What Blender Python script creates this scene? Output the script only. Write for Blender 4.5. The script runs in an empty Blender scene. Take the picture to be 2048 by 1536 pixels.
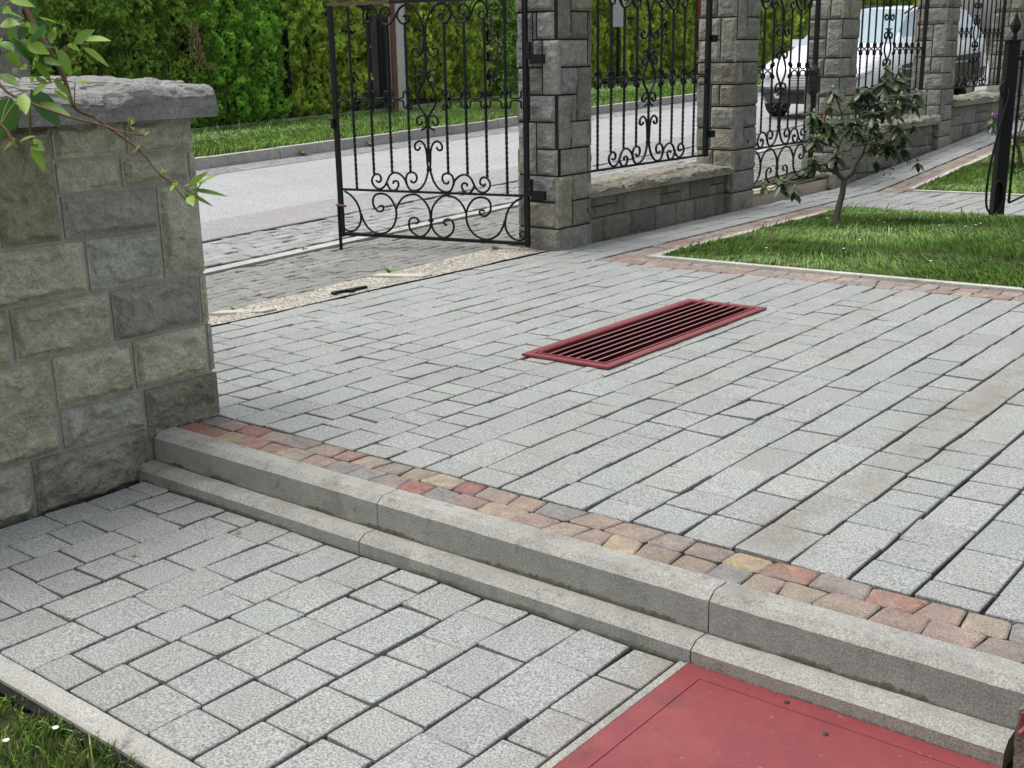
import bpy, math, random
import numpy as np
from mathutils import Vector, Matrix
RNG = np.random.default_rng(7); random.seed(7)
scn = bpy.context.scene; C = scn.collection
SX = 0.0143
def zt(x, y): return SX*x + 0.07*np.maximum(0, np.asarray(y)-9.7)      # upper terrace and lawns
def zl(x, y=0): return -0.166 + SX*(np.asarray(x)+2.11)                # lower path
def SZ(y): return -0.13 + 0.031*(np.asarray(y)-5.2)                    # street

# ------------------------------------------------------------------ noise
def _h(ix, iy, iz):
    n = (ix*374761393 + iy*668265263 + iz*2147483647*0 + iz*1274126177) & 0xffffffff
    n = ((n ^ (n >> 13))*1103515245) & 0xffffffff
    return ((n ^ (n >> 16)) & 0xffff)/65535.0
def vn(P):
    P = np.asarray(P, float); i = np.floor(P).astype(np.int64); f = P-i; f = f*f*(3-2*f)
    r = 0
    for a in (0, 1):
        for b in (0, 1):
            for c in (0, 1):
                w = (f[..., 0] if a else 1-f[..., 0])*(f[..., 1] if b else 1-f[..., 1])*(f[..., 2] if c else 1-f[..., 2])
                r = r + w*_h(i[..., 0]+a, i[..., 1]+b, i[..., 2]+c)
    return r
def fbm(P, o=4, g=.5):
    P = np.asarray(P, float); s = 0; a = 1; t = 0
    for k in range(o): s = s + a*vn(P*(2**k)+17.3*k); t += a; a *= g
    return s/t

# ------------------------------------------------------------------ mesh building
class MB:
    def __init__(s): s.V = []; s.F = {}; s.n = 0
    def add(s, V, F, col=(.5, .5, .5)):
        V = np.asarray(V, float).reshape(-1, 3); s.V.append(V)
        if not isinstance(F, dict):
            g = {}
            for k, f in enumerate(F): g.setdefault(len(f), []).append(f)
            F = g if isinstance(F, list) else {F.shape[1]: F}
        for k, f in F.items():
            f = np.asarray(f, int); c = np.asarray(col, float)
            if c.ndim == 1: c = np.tile(c, (len(f), 1))
            s.F.setdefault(k, []).append((f+s.n, c))
        s.n += len(V)
    def box(s, x0, x1, y0, y1, z0, z1, col=(.5, .5, .5), fn=None):
        V = np.array([(x, y, z) for z in (z0, z1) for y in (y0, y1) for x in (x0, x1)], float)
        if fn: V = fn(V)
        s.add(V, np.array([(0, 2, 3, 1), (4, 5, 7, 6), (0, 1, 5, 4), (2, 6, 7, 3), (0, 4, 6, 2), (1, 3, 7, 5)]), col)
    def build(s, name, mat, parent=None, smooth=False):
        me = bpy.data.meshes.new(name)
        V = np.concatenate(s.V); me.vertices.add(len(V)); me.vertices.foreach_set('co', V.ravel())
        L = []; S = []; T = []; CC = []; p = 0
        for k, lst in s.F.items():
            for f, c in lst:
                L.append(f.ravel()); S.append(p+np.arange(len(f))*k); T.append(np.full(len(f), k)); CC.append(c); p += f.size
        L = np.concatenate(L); S = np.concatenate(S); T = np.concatenate(T); CC = np.concatenate(CC)
        me.loops.add(len(L)); me.loops.foreach_set('vertex_index', L)
        me.polygons.add(len(S)); me.polygons.foreach_set('loop_start', S)
        try: me.polygons.foreach_set('loop_total', T)
        except Exception: pass
        a = me.attributes.new('Col', 'FLOAT_COLOR', 'FACE')
        a.data.foreach_set('color', np.concatenate([CC, np.ones((len(CC), 1))], 1).ravel())
        me.update(calc_edges=True); me.validate()
        me.polygons.foreach_set('use_smooth', np.full(len(me.polygons), smooth))
        me.materials.append(mat)
        o = bpy.data.objects.new(name, me); C.objects.link(o); o.parent = parent
        return o
def tag(o, label=None, cat=None, group=None, kind=None):
    for k, v in (('label', label), ('category', cat), ('group', group), ('kind', kind)):
        if v: o[k] = v
    return o
def empty(name, loc, rz=0, label=None, cat=None, group=None):
    o = bpy.data.objects.new(name, None); C.objects.link(o); o.location = loc; o.rotation_euler[2] = rz; o.empty_display_size = .1
    return tag(o, label, cat, group)
def st(o): o['kind'] = 'structure'; return o

def crom(P, n=5):
    P = np.asarray(P, float); Q = np.vstack([2*P[0]-P[1], P, 2*P[-1]-P[-2]]); out = []
    for i in range(1, len(Q)-2):
        for t in np.arange(n)/n:
            a, b, c, d = Q[i-1], Q[i], Q[i+1], Q[i+2]
            out.append(.5*((2*b)+(c-a)*t+(2*a-5*b+4*c-d)*t*t+(3*b-a-3*c+d)*t**3))
    out.append(P[-1]); return np.array(out)
def tube(mb, P, r, k=6, col=(.5, .5, .5), flat=1.0, cap=True, twist=0, up=(0, 1, 0)):
    P = np.asarray(P, float); n = len(P); r = np.broadcast_to(np.asarray(r, float), (n,))
    T = np.gradient(P, axis=0); T /= np.linalg.norm(T, axis=1)[:, None]+1e-9
    U = np.tile(np.array(up, float), (n, 1))
    bad = np.abs((U*T).sum(1)) > .9; U[bad] = (1, 0, 0)
    A = np.cross(T, U); A /= np.linalg.norm(A, axis=1)[:, None]+1e-9; B = np.cross(A, T)
    ang = np.arange(k)/k*2*math.pi + (math.pi/4 if k == 4 else 0)
    tw = np.broadcast_to(np.asarray(twist, float), (n,))
    c = np.cos(ang[None]+tw[:, None])*r[:, None]; s_ = np.sin(ang[None]+tw[:, None])*r[:, None]*flat
    V = P[:, None]+A[:, None]*c[..., None]+B[:, None]*s_[..., None]
    i = np.arange(n-1)[:, None]*k; j = np.arange(k)[None]; j2 = (j+1) % k
    F = np.stack([i+j, i+j2, i+k+j2, i+k+j], -1).reshape(-1, 4)
    V = V.reshape(-1, 3); FF = {4: F}
    if cap: FF[k] = np.vstack([F[:0].reshape(0, 4)]) if False else np.array([list(range(k))[::-1], list(range((n-1)*k, n*k))]) if k != 4 else None
    if cap and k == 4: FF = {4: np.vstack([F, [[3, 2, 1, 0]], [[(n-1)*4, (n-1)*4+1, (n-1)*4+2, (n-1)*4+3]]])}
    elif not cap: FF = {4: F}
    mb.add(V, FF, col)
def lathe(mb, prof, c=(0, 0, 0), k=12, col=(.5, .5, .5), sq=None):
    pr = np.array(prof, float); n = len(pr); ang = np.arange(k)/k*2*math.pi+(math.pi/4 if k == 4 else 0)
    V = np.stack([pr[:, None, 0]*np.cos(ang), pr[:, None, 0]*np.sin(ang), np.broadcast_to(pr[:, None, 1], (n, k))], -1).reshape(-1, 3)+np.array(c)
    i = np.arange(n-1)[:, None]*k; j = np.arange(k)[None]; j2 = (j+1) % k
    mb.add(V, np.stack([i+j, i+j2, i+k+j2, i+k+j], -1).reshape(-1, 4), col)

# ------------------------------------------------------------------ materials
def mat(name, col=None, rough=.8, spec=.5, metal=0, mott=(), speck=None, bump=(), trans=0, stain=None, coat=0, bands=()):
    m = bpy.data.materials.new(name); m.use_nodes = True; nt = m.node_tree; N = nt.nodes; L = nt.links
    b = N['Principled BSDF']; b.inputs['Roughness'].default_value = rough; b.inputs['Metallic'].default_value = metal
    b.inputs['Specular IOR Level'].default_value = spec; b.inputs['Coat Weight'].default_value = coat
    tc = N.new('ShaderNodeTexCoord').outputs['Object']
    if col is None:
        at = N.new('ShaderNodeAttribute'); at.attribute_name = 'Col'; cur = at.outputs['Color']
    else:
        r = N.new('ShaderNodeRGB'); r.outputs[0].default_value = (*col, 1); cur = r.outputs[0]
    def noise(sc, det=3, rg=.6):
        t = N.new('ShaderNodeTexNoise'); t.inputs['Scale'].default_value = sc; t.inputs['Detail'].default_value = det; t.inputs['Roughness'].default_value = rg
        L.new(tc, t.inputs['Vector']); return t.outputs['Fac']
    def rng(v, a, b_, c, d):
        t = N.new('ShaderNodeMapRange'); t.inputs['From Min'].default_value = a; t.inputs['From Max'].default_value = b_
        t.inputs['To Min'].default_value = c; t.inputs['To Max'].default_value = d; L.new(v, t.inputs['Value']); return t.outputs['Result']
    def mix(bl, f, a, b_):
        t = N.new('ShaderNodeMix'); t.data_type = 'RGBA'; t.blend_type = bl
        if hasattr(f, 'links') or not isinstance(f, (int, float)): L.new(f, t.inputs[0])
        else: t.inputs[0].default_value = f
        L.new(a, t.inputs[6])
        if isinstance(b_, tuple): t.inputs[7].default_value = (*b_, 1)
        else: L.new(b_, t.inputs[7])
        return t.outputs[2]
    for sc, am in mott: cur = mix('MULTIPLY', 1.0, cur, rng(noise(sc, 4), .25, .75, 1-am, 1+am))
    if speck:
        sc, am = speck; cur = mix('MULTIPLY', 1.0, cur, rng(noise(sc, 1, .5), .32, .68, 1-am, 1+am))
    for s_ in (stain or ()):
        sc, lo, hi, c2, amt = s_; cur = mix('MIX', rng(noise(sc, 5, .65), lo, hi, 0, amt), cur, c2)
    if bands:   # tyre dirt: long marks of worn-in dirt along the driveway
        sp = N.new('ShaderNodeSeparateXYZ'); L.new(tc, sp.inputs[0])
        for x0, wd, amt in bands:
            a = N.new('ShaderNodeMath'); a.operation = 'SUBTRACT'; L.new(sp.outputs[0], a.inputs[0]); a.inputs[1].default_value = x0
            ab = N.new('ShaderNodeMath'); ab.operation = 'ABSOLUTE'; L.new(a.outputs[0], ab.inputs[0])
            mm = N.new('ShaderNodeMath'); mm.operation = 'MULTIPLY'; L.new(rng(ab.outputs[0], wd*.2, wd, amt, 0), mm.inputs[0]); L.new(rng(noise(3.5, 4), .38, .62, 0, 1), mm.inputs[1])
            cur = mix('MIX', mm.outputs[0], cur, (.17, .135, .10))
    L.new(cur, b.inputs['Base Color'])
    prev = None
    for sc, stg, dist in bump:
        bp = N.new('ShaderNodeBump'); bp.inputs['Strength'].default_value = stg; bp.inputs['Distance'].default_value = dist
        L.new(noise(sc, 5), bp.inputs['Height'])
        if prev: L.new(prev, bp.inputs['Normal'])
        prev = bp.outputs[0]
    if prev: L.new(prev, b.inputs['Normal'])
    if trans:
        t = N.new('ShaderNodeBsdfTranslucent'); L.new(cur, t.inputs['Color']); ms = N.new('ShaderNodeMixShader'); ms.inputs[0].default_value = trans
        L.new(b.outputs[0], ms.inputs[1]); L.new(t.outputs[0], ms.inputs[2]); L.new(ms.outputs[0], N['Material Output'].inputs[0])
    return m
M = {}
M['paver'] = mat('paver', None, .62, .5, mott=((1.3, .07), (9, .06)), speck=(210, .46), bump=((260, .5, .0015),), stain=((.9, .60, .8, (.22, .18, .13), .4), (2.3, .58, .72, (.17, .17, .165), .35), (28, .66, .72, (.12, .12, .11), .35)), bands=((-1.13, .13, .6), (-2.05, .16, .2)))
M['cobble'] = mat('cobble', None, .75, .4, mott=((26, .30), (6, .08)), speck=(230, .32), bump=((200, .5, .0015),), stain=((17, .50, .62, (.19, .165, .155), .5), (34, .60, .68, (.36, .29, .20), .35)))
M['kerb'] = mat('kerb', None, .8, .4, mott=((2.2, .18), (11, .16), (45, .12)), speck=(260, .28), bump=((120, .6, .002), (14, .3, .003)), stain=((5, .56, .74, (.13, .118, .085), .65), (20, .60, .72, (.075, .07, .055), .6), (90, .68, .72, (.04, .04, .035), .8)))
M['joint'] = mat('joint', (.014, .013, .012), .95, .2, mott=((60, .4),), bump=((150, .6, .003),), stain=((4, .54, .66, (.085, .08, .055), .8), (11, .62, .7, (.045, .06, .02), .9)))
M['stone'] = mat('stone', None, .88, .3, mott=((5, .16), (24, .22), (90, .22)), speck=(330, .16), bump=((14, .7, .03), (48, .9, .014), (170, .7, .004)), stain=((3.1, .58, .80, (.155, .15, .09), .5), (10, .55, .68, (.11, .105, .085), .5), (34, .58, .70, (.40, .39, .33), .35)))
M['mortar'] = mat('mortar', (.37, .355, .33), .95, .2, mott=((20, .2), (3, .12)), bump=((90, .5, .003),))
M['darkmortar'] = mat('darkmortar', (.018, .017, .015), .95, .2, mott=((20, .3),), bump=((90, .5, .003),))
M['asphalt'] = mat('asphalt', (.30, .305, .31), .7, .4, mott=((.7, .10), (5, .07)), speck=(75, .35), bump=((150, .5, .003),), stain=((1.6, .60, .75, (.2, .2, .2), .5),))
M['gravel'] = mat('gravel', (.33, .31, .265), .85, .3, mott=((4, .2), (40, .35)), speck=(75, .7), bump=((110, 1, .006),), stain=((5, .6, .75, (.33, .17, .09), .55), (50, .58, .64, (.10, .085, .06), .7)))
M['concrete'] = mat('concrete', None, .85, .35, mott=((3, .15), (25, .12)), speck=(200, .14), bump=((60, .4, .003),), stain=((7, .6, .8, (.16, .14, .1), .5),))
M['conglomerate'] = mat('conglomerate', None, .9, .3, mott=((30, .5), (90, .4)), bump=((60, 1, .01),))
M['red'] = mat('red_paint', (.195, .038, .041), .42, .45, mott=((3, .14), (18, .10), (60, .08)), bump=((60, .06, .001),), stain=((2.6, .56, .74, (.30, .10, .095), .45), (6, .58, .68, (.09, .03, .026), .55), (80, .655, .69, (.42, .24, .22), .6), (25, .63, .70, (.11, .05, .042), .6)))
M['slat'] = mat('slat_painted_shade', None, .3, .5, mott=((40, .1),))
M['iron'] = mat('wrought_iron', (.008, .009, .010), .5, .22, mott=((50, .4),), bump=((160, .25, .001),))
M['rust'] = mat('rusty_iron', (.10, .055, .04), .6, .5, mott=((30, .4),), bump=((160, .3, .001),))
M['grass'] = mat('grass', None, .55, .35, trans=.35)
M['soil'] = mat('soil', (.045, .048, .02), .95, .2, mott=((8, .5), (60, .4)), bump=((60, .8, .02),))
M['thuja'] = mat('thuja', None, .6, .3, trans=.42, mott=((2.2, .25),))
M['leaf'] = mat('leaf', None, .33, .6, trans=.25)
M['leafy'] = mat('young_leaf', None, .4, .45, trans=.5)
M['bark'] = mat('bark', None, .85, .3, mott=((60, .35),), bump=((90, .6, .004),))
M['car'] = mat('car_paint', (.78, .80, .83), .25, .5, coat=.6, metal=.1)
M['plastic'] = mat('dark_plastic', (.018, .018, .02), .5, .5)
M['dark'] = mat('dark_side', (.025, .027, .03), .2, .6, coat=.3)
M['glass'] = mat('car_glass', (.22, .33, .38), .05, 1.0, coat=1)
M['rubber'] = mat('rubber', (.015, .015, .016), .8, .3)
M['chrome'] = mat('chrome', (.7, .7, .72), .15, .5, metal=1)
M['lamp'] = mat('lamp_glass', (.7, .74, .78), .08, .8, coat=1)
M['plate'] = mat('grey_plate', (.42, .43, .44), .6, .4, mott=((8, .08),))
M['brick'] = mat('brick', None, .85, .3, mott=((12, .25), (50, .15)), bump=((80, .5, .004),))
M['bag'] = mat('black_bag', (.008, .008, .009), .35, .5, bump=((40, 1, .02),))
M['ground'] = mat('ground', (.07, .085, .03), .95, .2, mott=((.3, .3), (6, .3)))

# ------------------------------------------------------------------ paving
def octo(x0, x1, y0, y1, c):
    c = np.minimum(c, .3*np.minimum(x1-x0, y1-y0)) if not np.isscalar(x0) else c
    X = np.stack([x0+c, x1-c, x1, x1, x1-c, x0+c, x0, x0], -1); Y = np.stack([y0, y0, y0+c, y1-c, y1, y1, y1-c, y0+c], -1)
    return np.stack([X, Y], -1)
def blocks(mb, O, col, zf, ch=.0024, chz=.0022, dep=.028, tilt=.0012, jit=.0012, keep=None):
    O = np.asarray(O, float); n, k, _ = O.shape
    if keep is not None: O = O[keep]; col = col[keep]; n = len(O)
    O = O+RNG.normal(0, jit, O.shape)
    c = O.mean(1, keepdims=True); d = O-c; l = np.linalg.norm(d, axis=2, keepdims=True)
    I = c+d*(1-ch*1.3/l)
    def lift(P, dz): return np.concatenate([P, (zf(P[..., 0], P[..., 1])+dz)[..., None]], -1)
    tl = RNG.normal(0, tilt, (n, 2)); off = RNG.normal(0, tilt*.6, (n, 1))
    t_ = (d*tl[:, None]/.08).sum(2)+off
    A = lift(I, t_); B = lift(O, t_-chz); D = lift(O, -dep)
    V = np.concatenate([A, B, D], 1).reshape(-1, 3)
    b = np.arange(n)[:, None, None]*(3*k); j = np.arange(k); j2 = (j+1) % k
    q1 = np.stack([j+k, j2+k, j2, j], -1)[None]; q2 = np.stack([j+2*k, j2+2*k, j2+k, j+k], -1)[None]
    Q = np.concatenate([b+q1, b+q2], 1).reshape(-1, 4); T = (b[:, :, 0]+j[None])
    F = {4: Q}
    mb.V.append(V)
    mb.F.setdefault(4, []).append((Q+mb.n, np.repeat(col, 2*k, 0))); mb.F.setdefault(k, []).append((T+mb.n, col))
    mb.n += len(V)
def rows(x0, x1, y0, y1, edge, pitch=.1415, sizes=(.112, .14, .165, .21), gx=.0042, gy=.0044):
    R = []
    k0 = math.floor((x0-edge)/pitch+1e-6); x = edge+k0*pitch
    while x < x1-1e-6:
        a = max(x, x0); b = min(x+pitch, x1)
        if b-a > .03:
            y = y0-random.uniform(0, .12)*0
            first = True
            while y < y1-1e-6:
                s = random.choice(sizes)+random.uniform(-.004, .004)
                if first: s = random.uniform(.08, .21); first = False
                e = min(y+s, y1)
                if y1-e < .05: e = y1
                g = gx+random.choice((0, .0004, .001)); h = gy*random.choice((.5, .8, 1, 1.15))
                R.append((a+g, b-g, y+h, e-h)); y = e
        x += pitch
    return np.array(R)
def greys(n, base, v=.05):
    return np.array(base)[None]*(1+RNG.normal(0, v, (n, 1)))*(1+RNG.normal(0, .008, (n, 3)))
PAV = (.256, .268, .256)
def pave(mb, *a, hole=None, zf=zt, base=PAV, **k):
    R = rows(*a, **k); keep = np.ones(len(R), bool)
    if hole: keep = ~((R[:, 1] > hole[0]) & (R[:, 0] < hole[1]) & (R[:, 3] > hole[2]) & (R[:, 2] < hole[3]))
    out = R[keep]
    if hole:   # trimmed blocks round the opening
        ext = []
        for r in R[~keep]:
            for q in ((r[0], min(r[1], hole[0]), r[2], r[3]), (max(r[0], hole[1]), r[1], r[2], r[3]),
                      (max(r[0], hole[0]), min(r[1], hole[1]), r[2], min(r[3], hole[2])), (max(r[0], hole[0]), min(r[1], hole[1]), max(r[2], hole[3]), r[3])):
                if q[1]-q[0] > .012 and q[3]-q[2] > .012: ext.append(q)
        if ext: out = np.vstack([out, np.array(ext)])
    O = octo(out[:, 0], out[:, 1], out[:, 2], out[:, 3], np.full(len(out), .0035))
    blocks(mb, O, greys(len(O), base, .035), zf)
def sheet(name, x0, x1, y0, y1, zf, m, nx=2, ny=2, col=(.5, .5, .5), hole=None, parent=None, kind='structure', disp=0):
    xs = np.linspace(x0, x1, nx+1); ys = np.linspace(y0, y1, ny+1)
    if hole: xs = np.unique(np.r_[xs, hole[0], hole[1]]); ys = np.unique(np.r_[ys, hole[2], hole[3]])
    X, Y = np.meshgrid(xs, ys); Zz = zf(X, Y)+np.zeros_like(X)
    if disp: Zz = Zz+disp*(fbm(np.stack([X*4, Y*4, X*0], -1), 3)-.5)
    V = np.stack([X, Y, Zz], -1).reshape(-1, 3); n = len(xs); F = []
    for j in range(len(ys)-1):
        for i in range(n-1):
            cx, cy = (xs[i]+xs[i+1])/2, (ys[j]+ys[j+1])/2
            if hole and hole[0] < cx < hole[1] and hole[2] < cy < hole[3]: continue
            F.append((j*n+i, j*n+i+1, j*n+n+i+1, j*n+n+i))
    mb = MB(); mb.add(V, np.array(F), col); o = mb.build(name, m, parent, smooth=bool(disp))
    if kind: o['kind'] = kind
    return o

GR = (-2.778, -2.372, 3.447, 4.735)      # grate outer rectangle
HOLE = (GR[0]+.045, GR[1]-.045, GR[2]+.045, GR[3]-.045)
E0 = -1.051
mb = MB()
pave(mb, -4.33, 1.35, 2.252, 5.495, E0, hole=HOLE)
pave(mb, -4.27, -3.862, 5.5, 16.0, E0)
pave(mb, -4.32, -4.24, 5.5, 5.66, E0)
pave(mb, -3.64, 1.35, 8.56, 9.72, E0)
pave(mb, -3.862, -3.64, 8.56, 9.55, E0)
st(mb.build('driveway', M['paver']))
# lower path, left of the hatch; and right part hidden by it
mb = MB(); pave(mb, -3.12, -1.142, 1.082, 1.932, -1.68, zf=zl, base=(.262, .272, .262), gx=.0035, gy=.0034)
st(mb.build('path', M['paver']))
# red-brown cobble borders
PAL = [(0.235, 0.172, 0.138), (0.218, 0.164, 0.138), (0.202, 0.168, 0.147), (0.228, 0.135, 0.105), (0.181, 0.16, 0.147), (0.242, 0.204, 0.154), (0.275, 0.22, 0.136), (0.172, 0.168, 0.16), (0.226, 0.18, 0.142), (0.228, 0.11, 0.089), (0.193, 0.164, 0.147), (0.226, 0.18, 0.142)]
def cobb(mb, a0, a1, b0, b1, along='x', n=2):
    O = []; col = []
    for r in range(n):
        lo = b0+(b1-b0)*r/n; hi = b0+(b1-b0)*(r+1)/n; a = a0-random.uniform(0, .06)
        slant = 0
        while a < a1:
            s = random.uniform(.078, .125); s2 = random.uniform(-.008, .008); g = .0018
            x0, x1 = max(a, a0)+g, min(a+s, a1)-g
            if x1-x0 > .03:
                o = octo(np.array([x0]), np.array([x1]), np.array([lo+g]), np.array([hi-g]), np.array([.0065]))[0]
                top = o[:, 1] > (lo+hi)/2
                o[top, 0] += np.where(o[top, 0] > (x0+x1)/2, s2, slant); o[~top, 0] -= np.where(o[~top, 0] > (x0+x1)/2, s2, slant)
                O.append(o if along == 'x' else o[::-1, ::-1]); col.append(random.choice(PAL))
            slant = s2; a += s
    O = np.array(O); col = np.array(col)
    if b0 > 3 or along == 'y': col = col*.6+.4*np.array((.27, .235, .205))
    col = col*(1+RNG.normal(0, .08, (len(O), 1)))
    blocks(mb, O, col, zt, ch=.004, chz=.003, jit=.0016, tilt=.0015)
mb = MB()
cobb(mb, -3.115, 1.34, 2.086, 2.248)
cobb(mb, -3.85, 1.3, 5.502, 5.70)
cobb(mb, 5.50, 8.55, -3.858, -3.66, 'y')
cobb(mb, -3.64, 1.3, 8.38, 8.555)
cobb(mb, 9.56, 16, -3.858, -3.66, 'y')
st(mb.build('paving_border', M['cobble']))
def zj(x, y): return zt(x, y)-.010
sheet('paving_bed', -4.34, 1.35, 2.05, 5.71, zj, M['joint'], hole=HOLE)
sheet('paving_bed', -4.3, 1.4, 5.714, 20, zj, M['joint'], ny=60)
sheet('paving_bed', -3.12, .6, 1.0, 1.99, lambda x, y: zl(x)-.010, M['joint'])

# kerb stones of the two steps
def prof_bar(mb, x0, x1, prof, zf, col, nx=40, rough=.0012, seed=0):
    xs = np.linspace(x0, x1, nx+1); xs[0] += .0015; xs[-1] -= .0015; pr = np.array(prof, float); k = len(pr)
    V = np.array([[(x, y, zf(x)+z) for y, z in pr] for x in xs])
    V[..., 1] += (fbm(V*40+seed, 2)-.5)*rough*2; V[..., 2] += (fbm(V*40+9+seed, 2)-.5)*rough*2
    n = nx+1; i = np.arange(n-1)[:, None]*k; j = np.arange(k)[None]; j2 = (j+1) % k
    F = np.stack([i+j, i+k+j, i+k+j2, i+j2], -1).reshape(-1, 4)
    mb.add(V.reshape(-1, 3), {4: F}, col); mb.F.setdefault(k, []).append((np.array([list(range(k)), list(range((n-1)*k, n*k))[::-1]])+mb.n-n*k, np.tile(np.array(col), (2, 1))))
KC = (.27, .27, .247)
mb = MB()
for a, b in ((-3.118, -2.109), (-2.109, -1.109), (-1.109, -.462)):
    c = np.array(KC)*random.uniform(.95, 1.05)
    prof_bar(mb, a, b, [(2.080, 0.001), (2.024, 0.001), (2.021, .000), (2.0, -.016), (2.0, -.28), (2.08, -.28)], lambda x: SX*x+.003, c)
st(mb.build('upper_step_kerb', M['kerb']))
mb = MB(); mb.box(-.19, 1.4, 2.001, 2.081, -.6, .004, KC); mb.box(1.36, 1.44, 2.085, 5.7, -.6, .02, KC); st(mb.build('retaining_kerb', M['kerb']))
mb = MB()
for a, b in ((-3.127, -2.118), (-2.118, -1.113), (-1.113, -.475)):
    c = np.array(KC)*random.uniform(.95, 1.05)
    prof_bar(mb, a, b, [(1.998, 0), (1.958, 0), (1.955, -.001), (1.935, -.015), (1.935, -.2), (1.998, -.2)], lambda x: SX*x-.087, c)
st(mb.build('lower_step_kerb', M['kerb']))
def moss(name, x0, x1, y, zf, lab, hmax=.014, seed=0):
    xs = np.arange(x0, x1, .004); h = hmax*np.clip((fbm(np.stack([xs*9, xs*0+seed, xs*0], -1), 4)-.42)*6, 0, 1)*(.6+.8*vn(np.stack([xs*150, xs*0, xs*0+seed], -1)))+.0012
    V = np.concatenate([np.stack([xs, xs*0+y-.0035, zf(xs)+.0005], -1), np.stack([xs, xs*0+y-.0022, zf(xs)+h*.6], -1), np.stack([xs, xs*0+y+.0005, zf(xs)+h], -1)]); n = len(xs); i = np.arange(n-1)
    mb = MB(); mb.add(V, np.vstack([np.stack([i, i+1, i+n+1, i+n], -1), np.stack([i+n, i+n+1, i+2*n+1, i+2*n], -1)]), (.075, .07, .05)); o = mb.build(name, M['bark']); o['kind'] = 'stuff'; tag(o, lab, 'moss')
moss('moss', -3.1, -.47, 1.9985, lambda x: SX*x-.087, 'dark dirt and moss along the foot of the upper step riser', .009, 3)
moss('moss', -3.1, -.48, 1.9335, lambda x: zl(x), 'dark dirt along the foot of the lower step riser', .006, 8)
# edging strips
mb = MB(); 
for a in np.arange(-3.1, .4, 1.0): prof_bar(mb, a+.04-.37, a+1.04-.37, [(1.074, .004), (1.03, .004), (1.022, -.002), (1.02, -.15), (1.074, -.15)], zl, (.33, .33, .305), 20)
st(mb.build('edging', M['kerb']))
mb = MB()
def bary(x0, x1, y0, y1, h, col=(.42, .41, .37)):
    n = max(1, int((y1-y0)/1)); ys = np.linspace(y0, y1, n+1)
    for a, b in zip(ys[:-1], ys[1:]):
        k = max(2, int((b-a)/.25)); yy = np.linspace(a+.002, b-.002, k+1)
        for p, q in zip(yy[:-1], yy[1:]): mb.box(x0, x1, p, q, -.1, h, col, lambda V: V+np.stack([V[:, 0]*0, V[:, 0]*0, zt(V[:, 0], V[:, 1])], -1))
bary(-3.655, -3.60, 5.71, 8.37, .012); bary(-3.655, -3.60, 9.77, 16, .015)
def barx(x0, x1, y0, y1, h, col=(.42, .41, .37)):
    xs = np.linspace(x0, x1, int((x1-x0)/1)+1)
    for a, b in zip(xs[:-1], xs[1:]): mb.box(a+.002, b-.002, y0, y1, -.1, h, col, lambda V: V+np.stack([V[:, 0]*0, V[:, 0]*0, zt(V[:, 0], V[:, 1])], -1))
barx(-3.598, 1.4, 5.71, 5.762, .014); barx(-3.598, 1.4, 8.325, 8.372, .01); barx(-3.598, 1.4, 9.725, 9.765, .01)
st(mb.build('lawn_edging', M['kerb']))

# ------------------------------------------------------------------ ground, street
gx = np.array([-400, -60, -20, -4.4, 40, 400]); gy = np.array([-400, -5, 5, 20, 60, 400])
X, Y = np.meshgrid(gx, gy); Zg = -.55+.031*np.clip(Y-5.2, -6, 55)
mb = MB(); mb.add(np.stack([X, Y, Zg], -1).reshape(-1, 3), np.array([(j*6+i, j*6+i+1, j*6+i+7, j*6+i+6) for j in range(5) for i in range(5)]), (.1, .1, .1)); st(mb.build('ground', M['ground']))
def zin(y): return np.where(np.asarray(y) < 5.6, -.074+.018*(np.asarray(y)-5.2), np.maximum(SZ(y)+.045, -.07))
def zp(x, y):
    t = np.clip((-4.6-np.asarray(x))/1.3, 0, 1); return zin(y)*(1-t)+SZ(y)*t
def wavy(mb, x0, x1, y0, y1, px, py, zf, base, v=.08, gap=.004, amp=.012):
    O = []; nx = int((x1-x0)/px); ny = int((y1-y0)/py)
    for i in range(nx):
        for j in range(ny):
            a = x0+i*px; b = y0+(j+.5*(i % 2))*py; w = px-gap; h = py-gap
            O.append([(a, b), (a+w*.5, b+amp), (a+w, b), (a+w+amp*.5, b+h*.5), (a+w, b+h), (a+w*.5, b+h+amp), (a, b+h), (a+amp*.5, b+h*.5)])
    O = np.array(O); blocks(mb, O, greys(len(O), base, v), zf, ch=.006, chz=.005, jit=.003, tilt=.003)
mb = MB(); wavy(mb, -5.87, -4.69, .5, 15.5, .102, .098, zp, (.175, .175, .16)); st(mb.build('pavement', M['paver']))
sheet('pavement_bed', -5.9, -4.35, 0, 44, lambda x, y: zp(x, y)-.012, mat('joint_moss', (.05, .05, .028), .95, .2, mott=((8, .5), (60, .4))), ny=30)
mb = MB()
for y in np.arange(0, 44, 1.0): mb.box(-5.99, -5.885, y+.003, y+.997, -.2, .014, (.36, .355, .33), lambda V: V+np.stack([V[:, 0]*0, V[:, 0]*0, SZ(V[:, 1])], -1))
st(mb.build('pavement_kerb', M['kerb']))
mb = MB(); wavy(mb, -6.9, -6.0, .5, 24, .13, .125, lambda x, y: SZ(y)-.002, (.235, .24, .235), .09, .007); st(mb.build('gutter_paving', M['paver']))
sheet('gutter_bed', -7.0, -5.99, 0, 44, lambda x, y: SZ(y)-.012, M['joint'], ny=8)
sheet('road', -10.8, -6.88, -60, 60, lambda x, y: SZ(y)+.004+0*x, M['asphalt'], ny=2)
sheet('road_patch', -7.62, -6.89, -60, 60, lambda x, y: SZ(y)+.009+0*x, mat('asphalt_old', (.25, .245, .24), .75, .4, mott=((.7, .10), (5, .1)), speck=(75, .35), bump=((150, .5, .003),)), ny=2)
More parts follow.
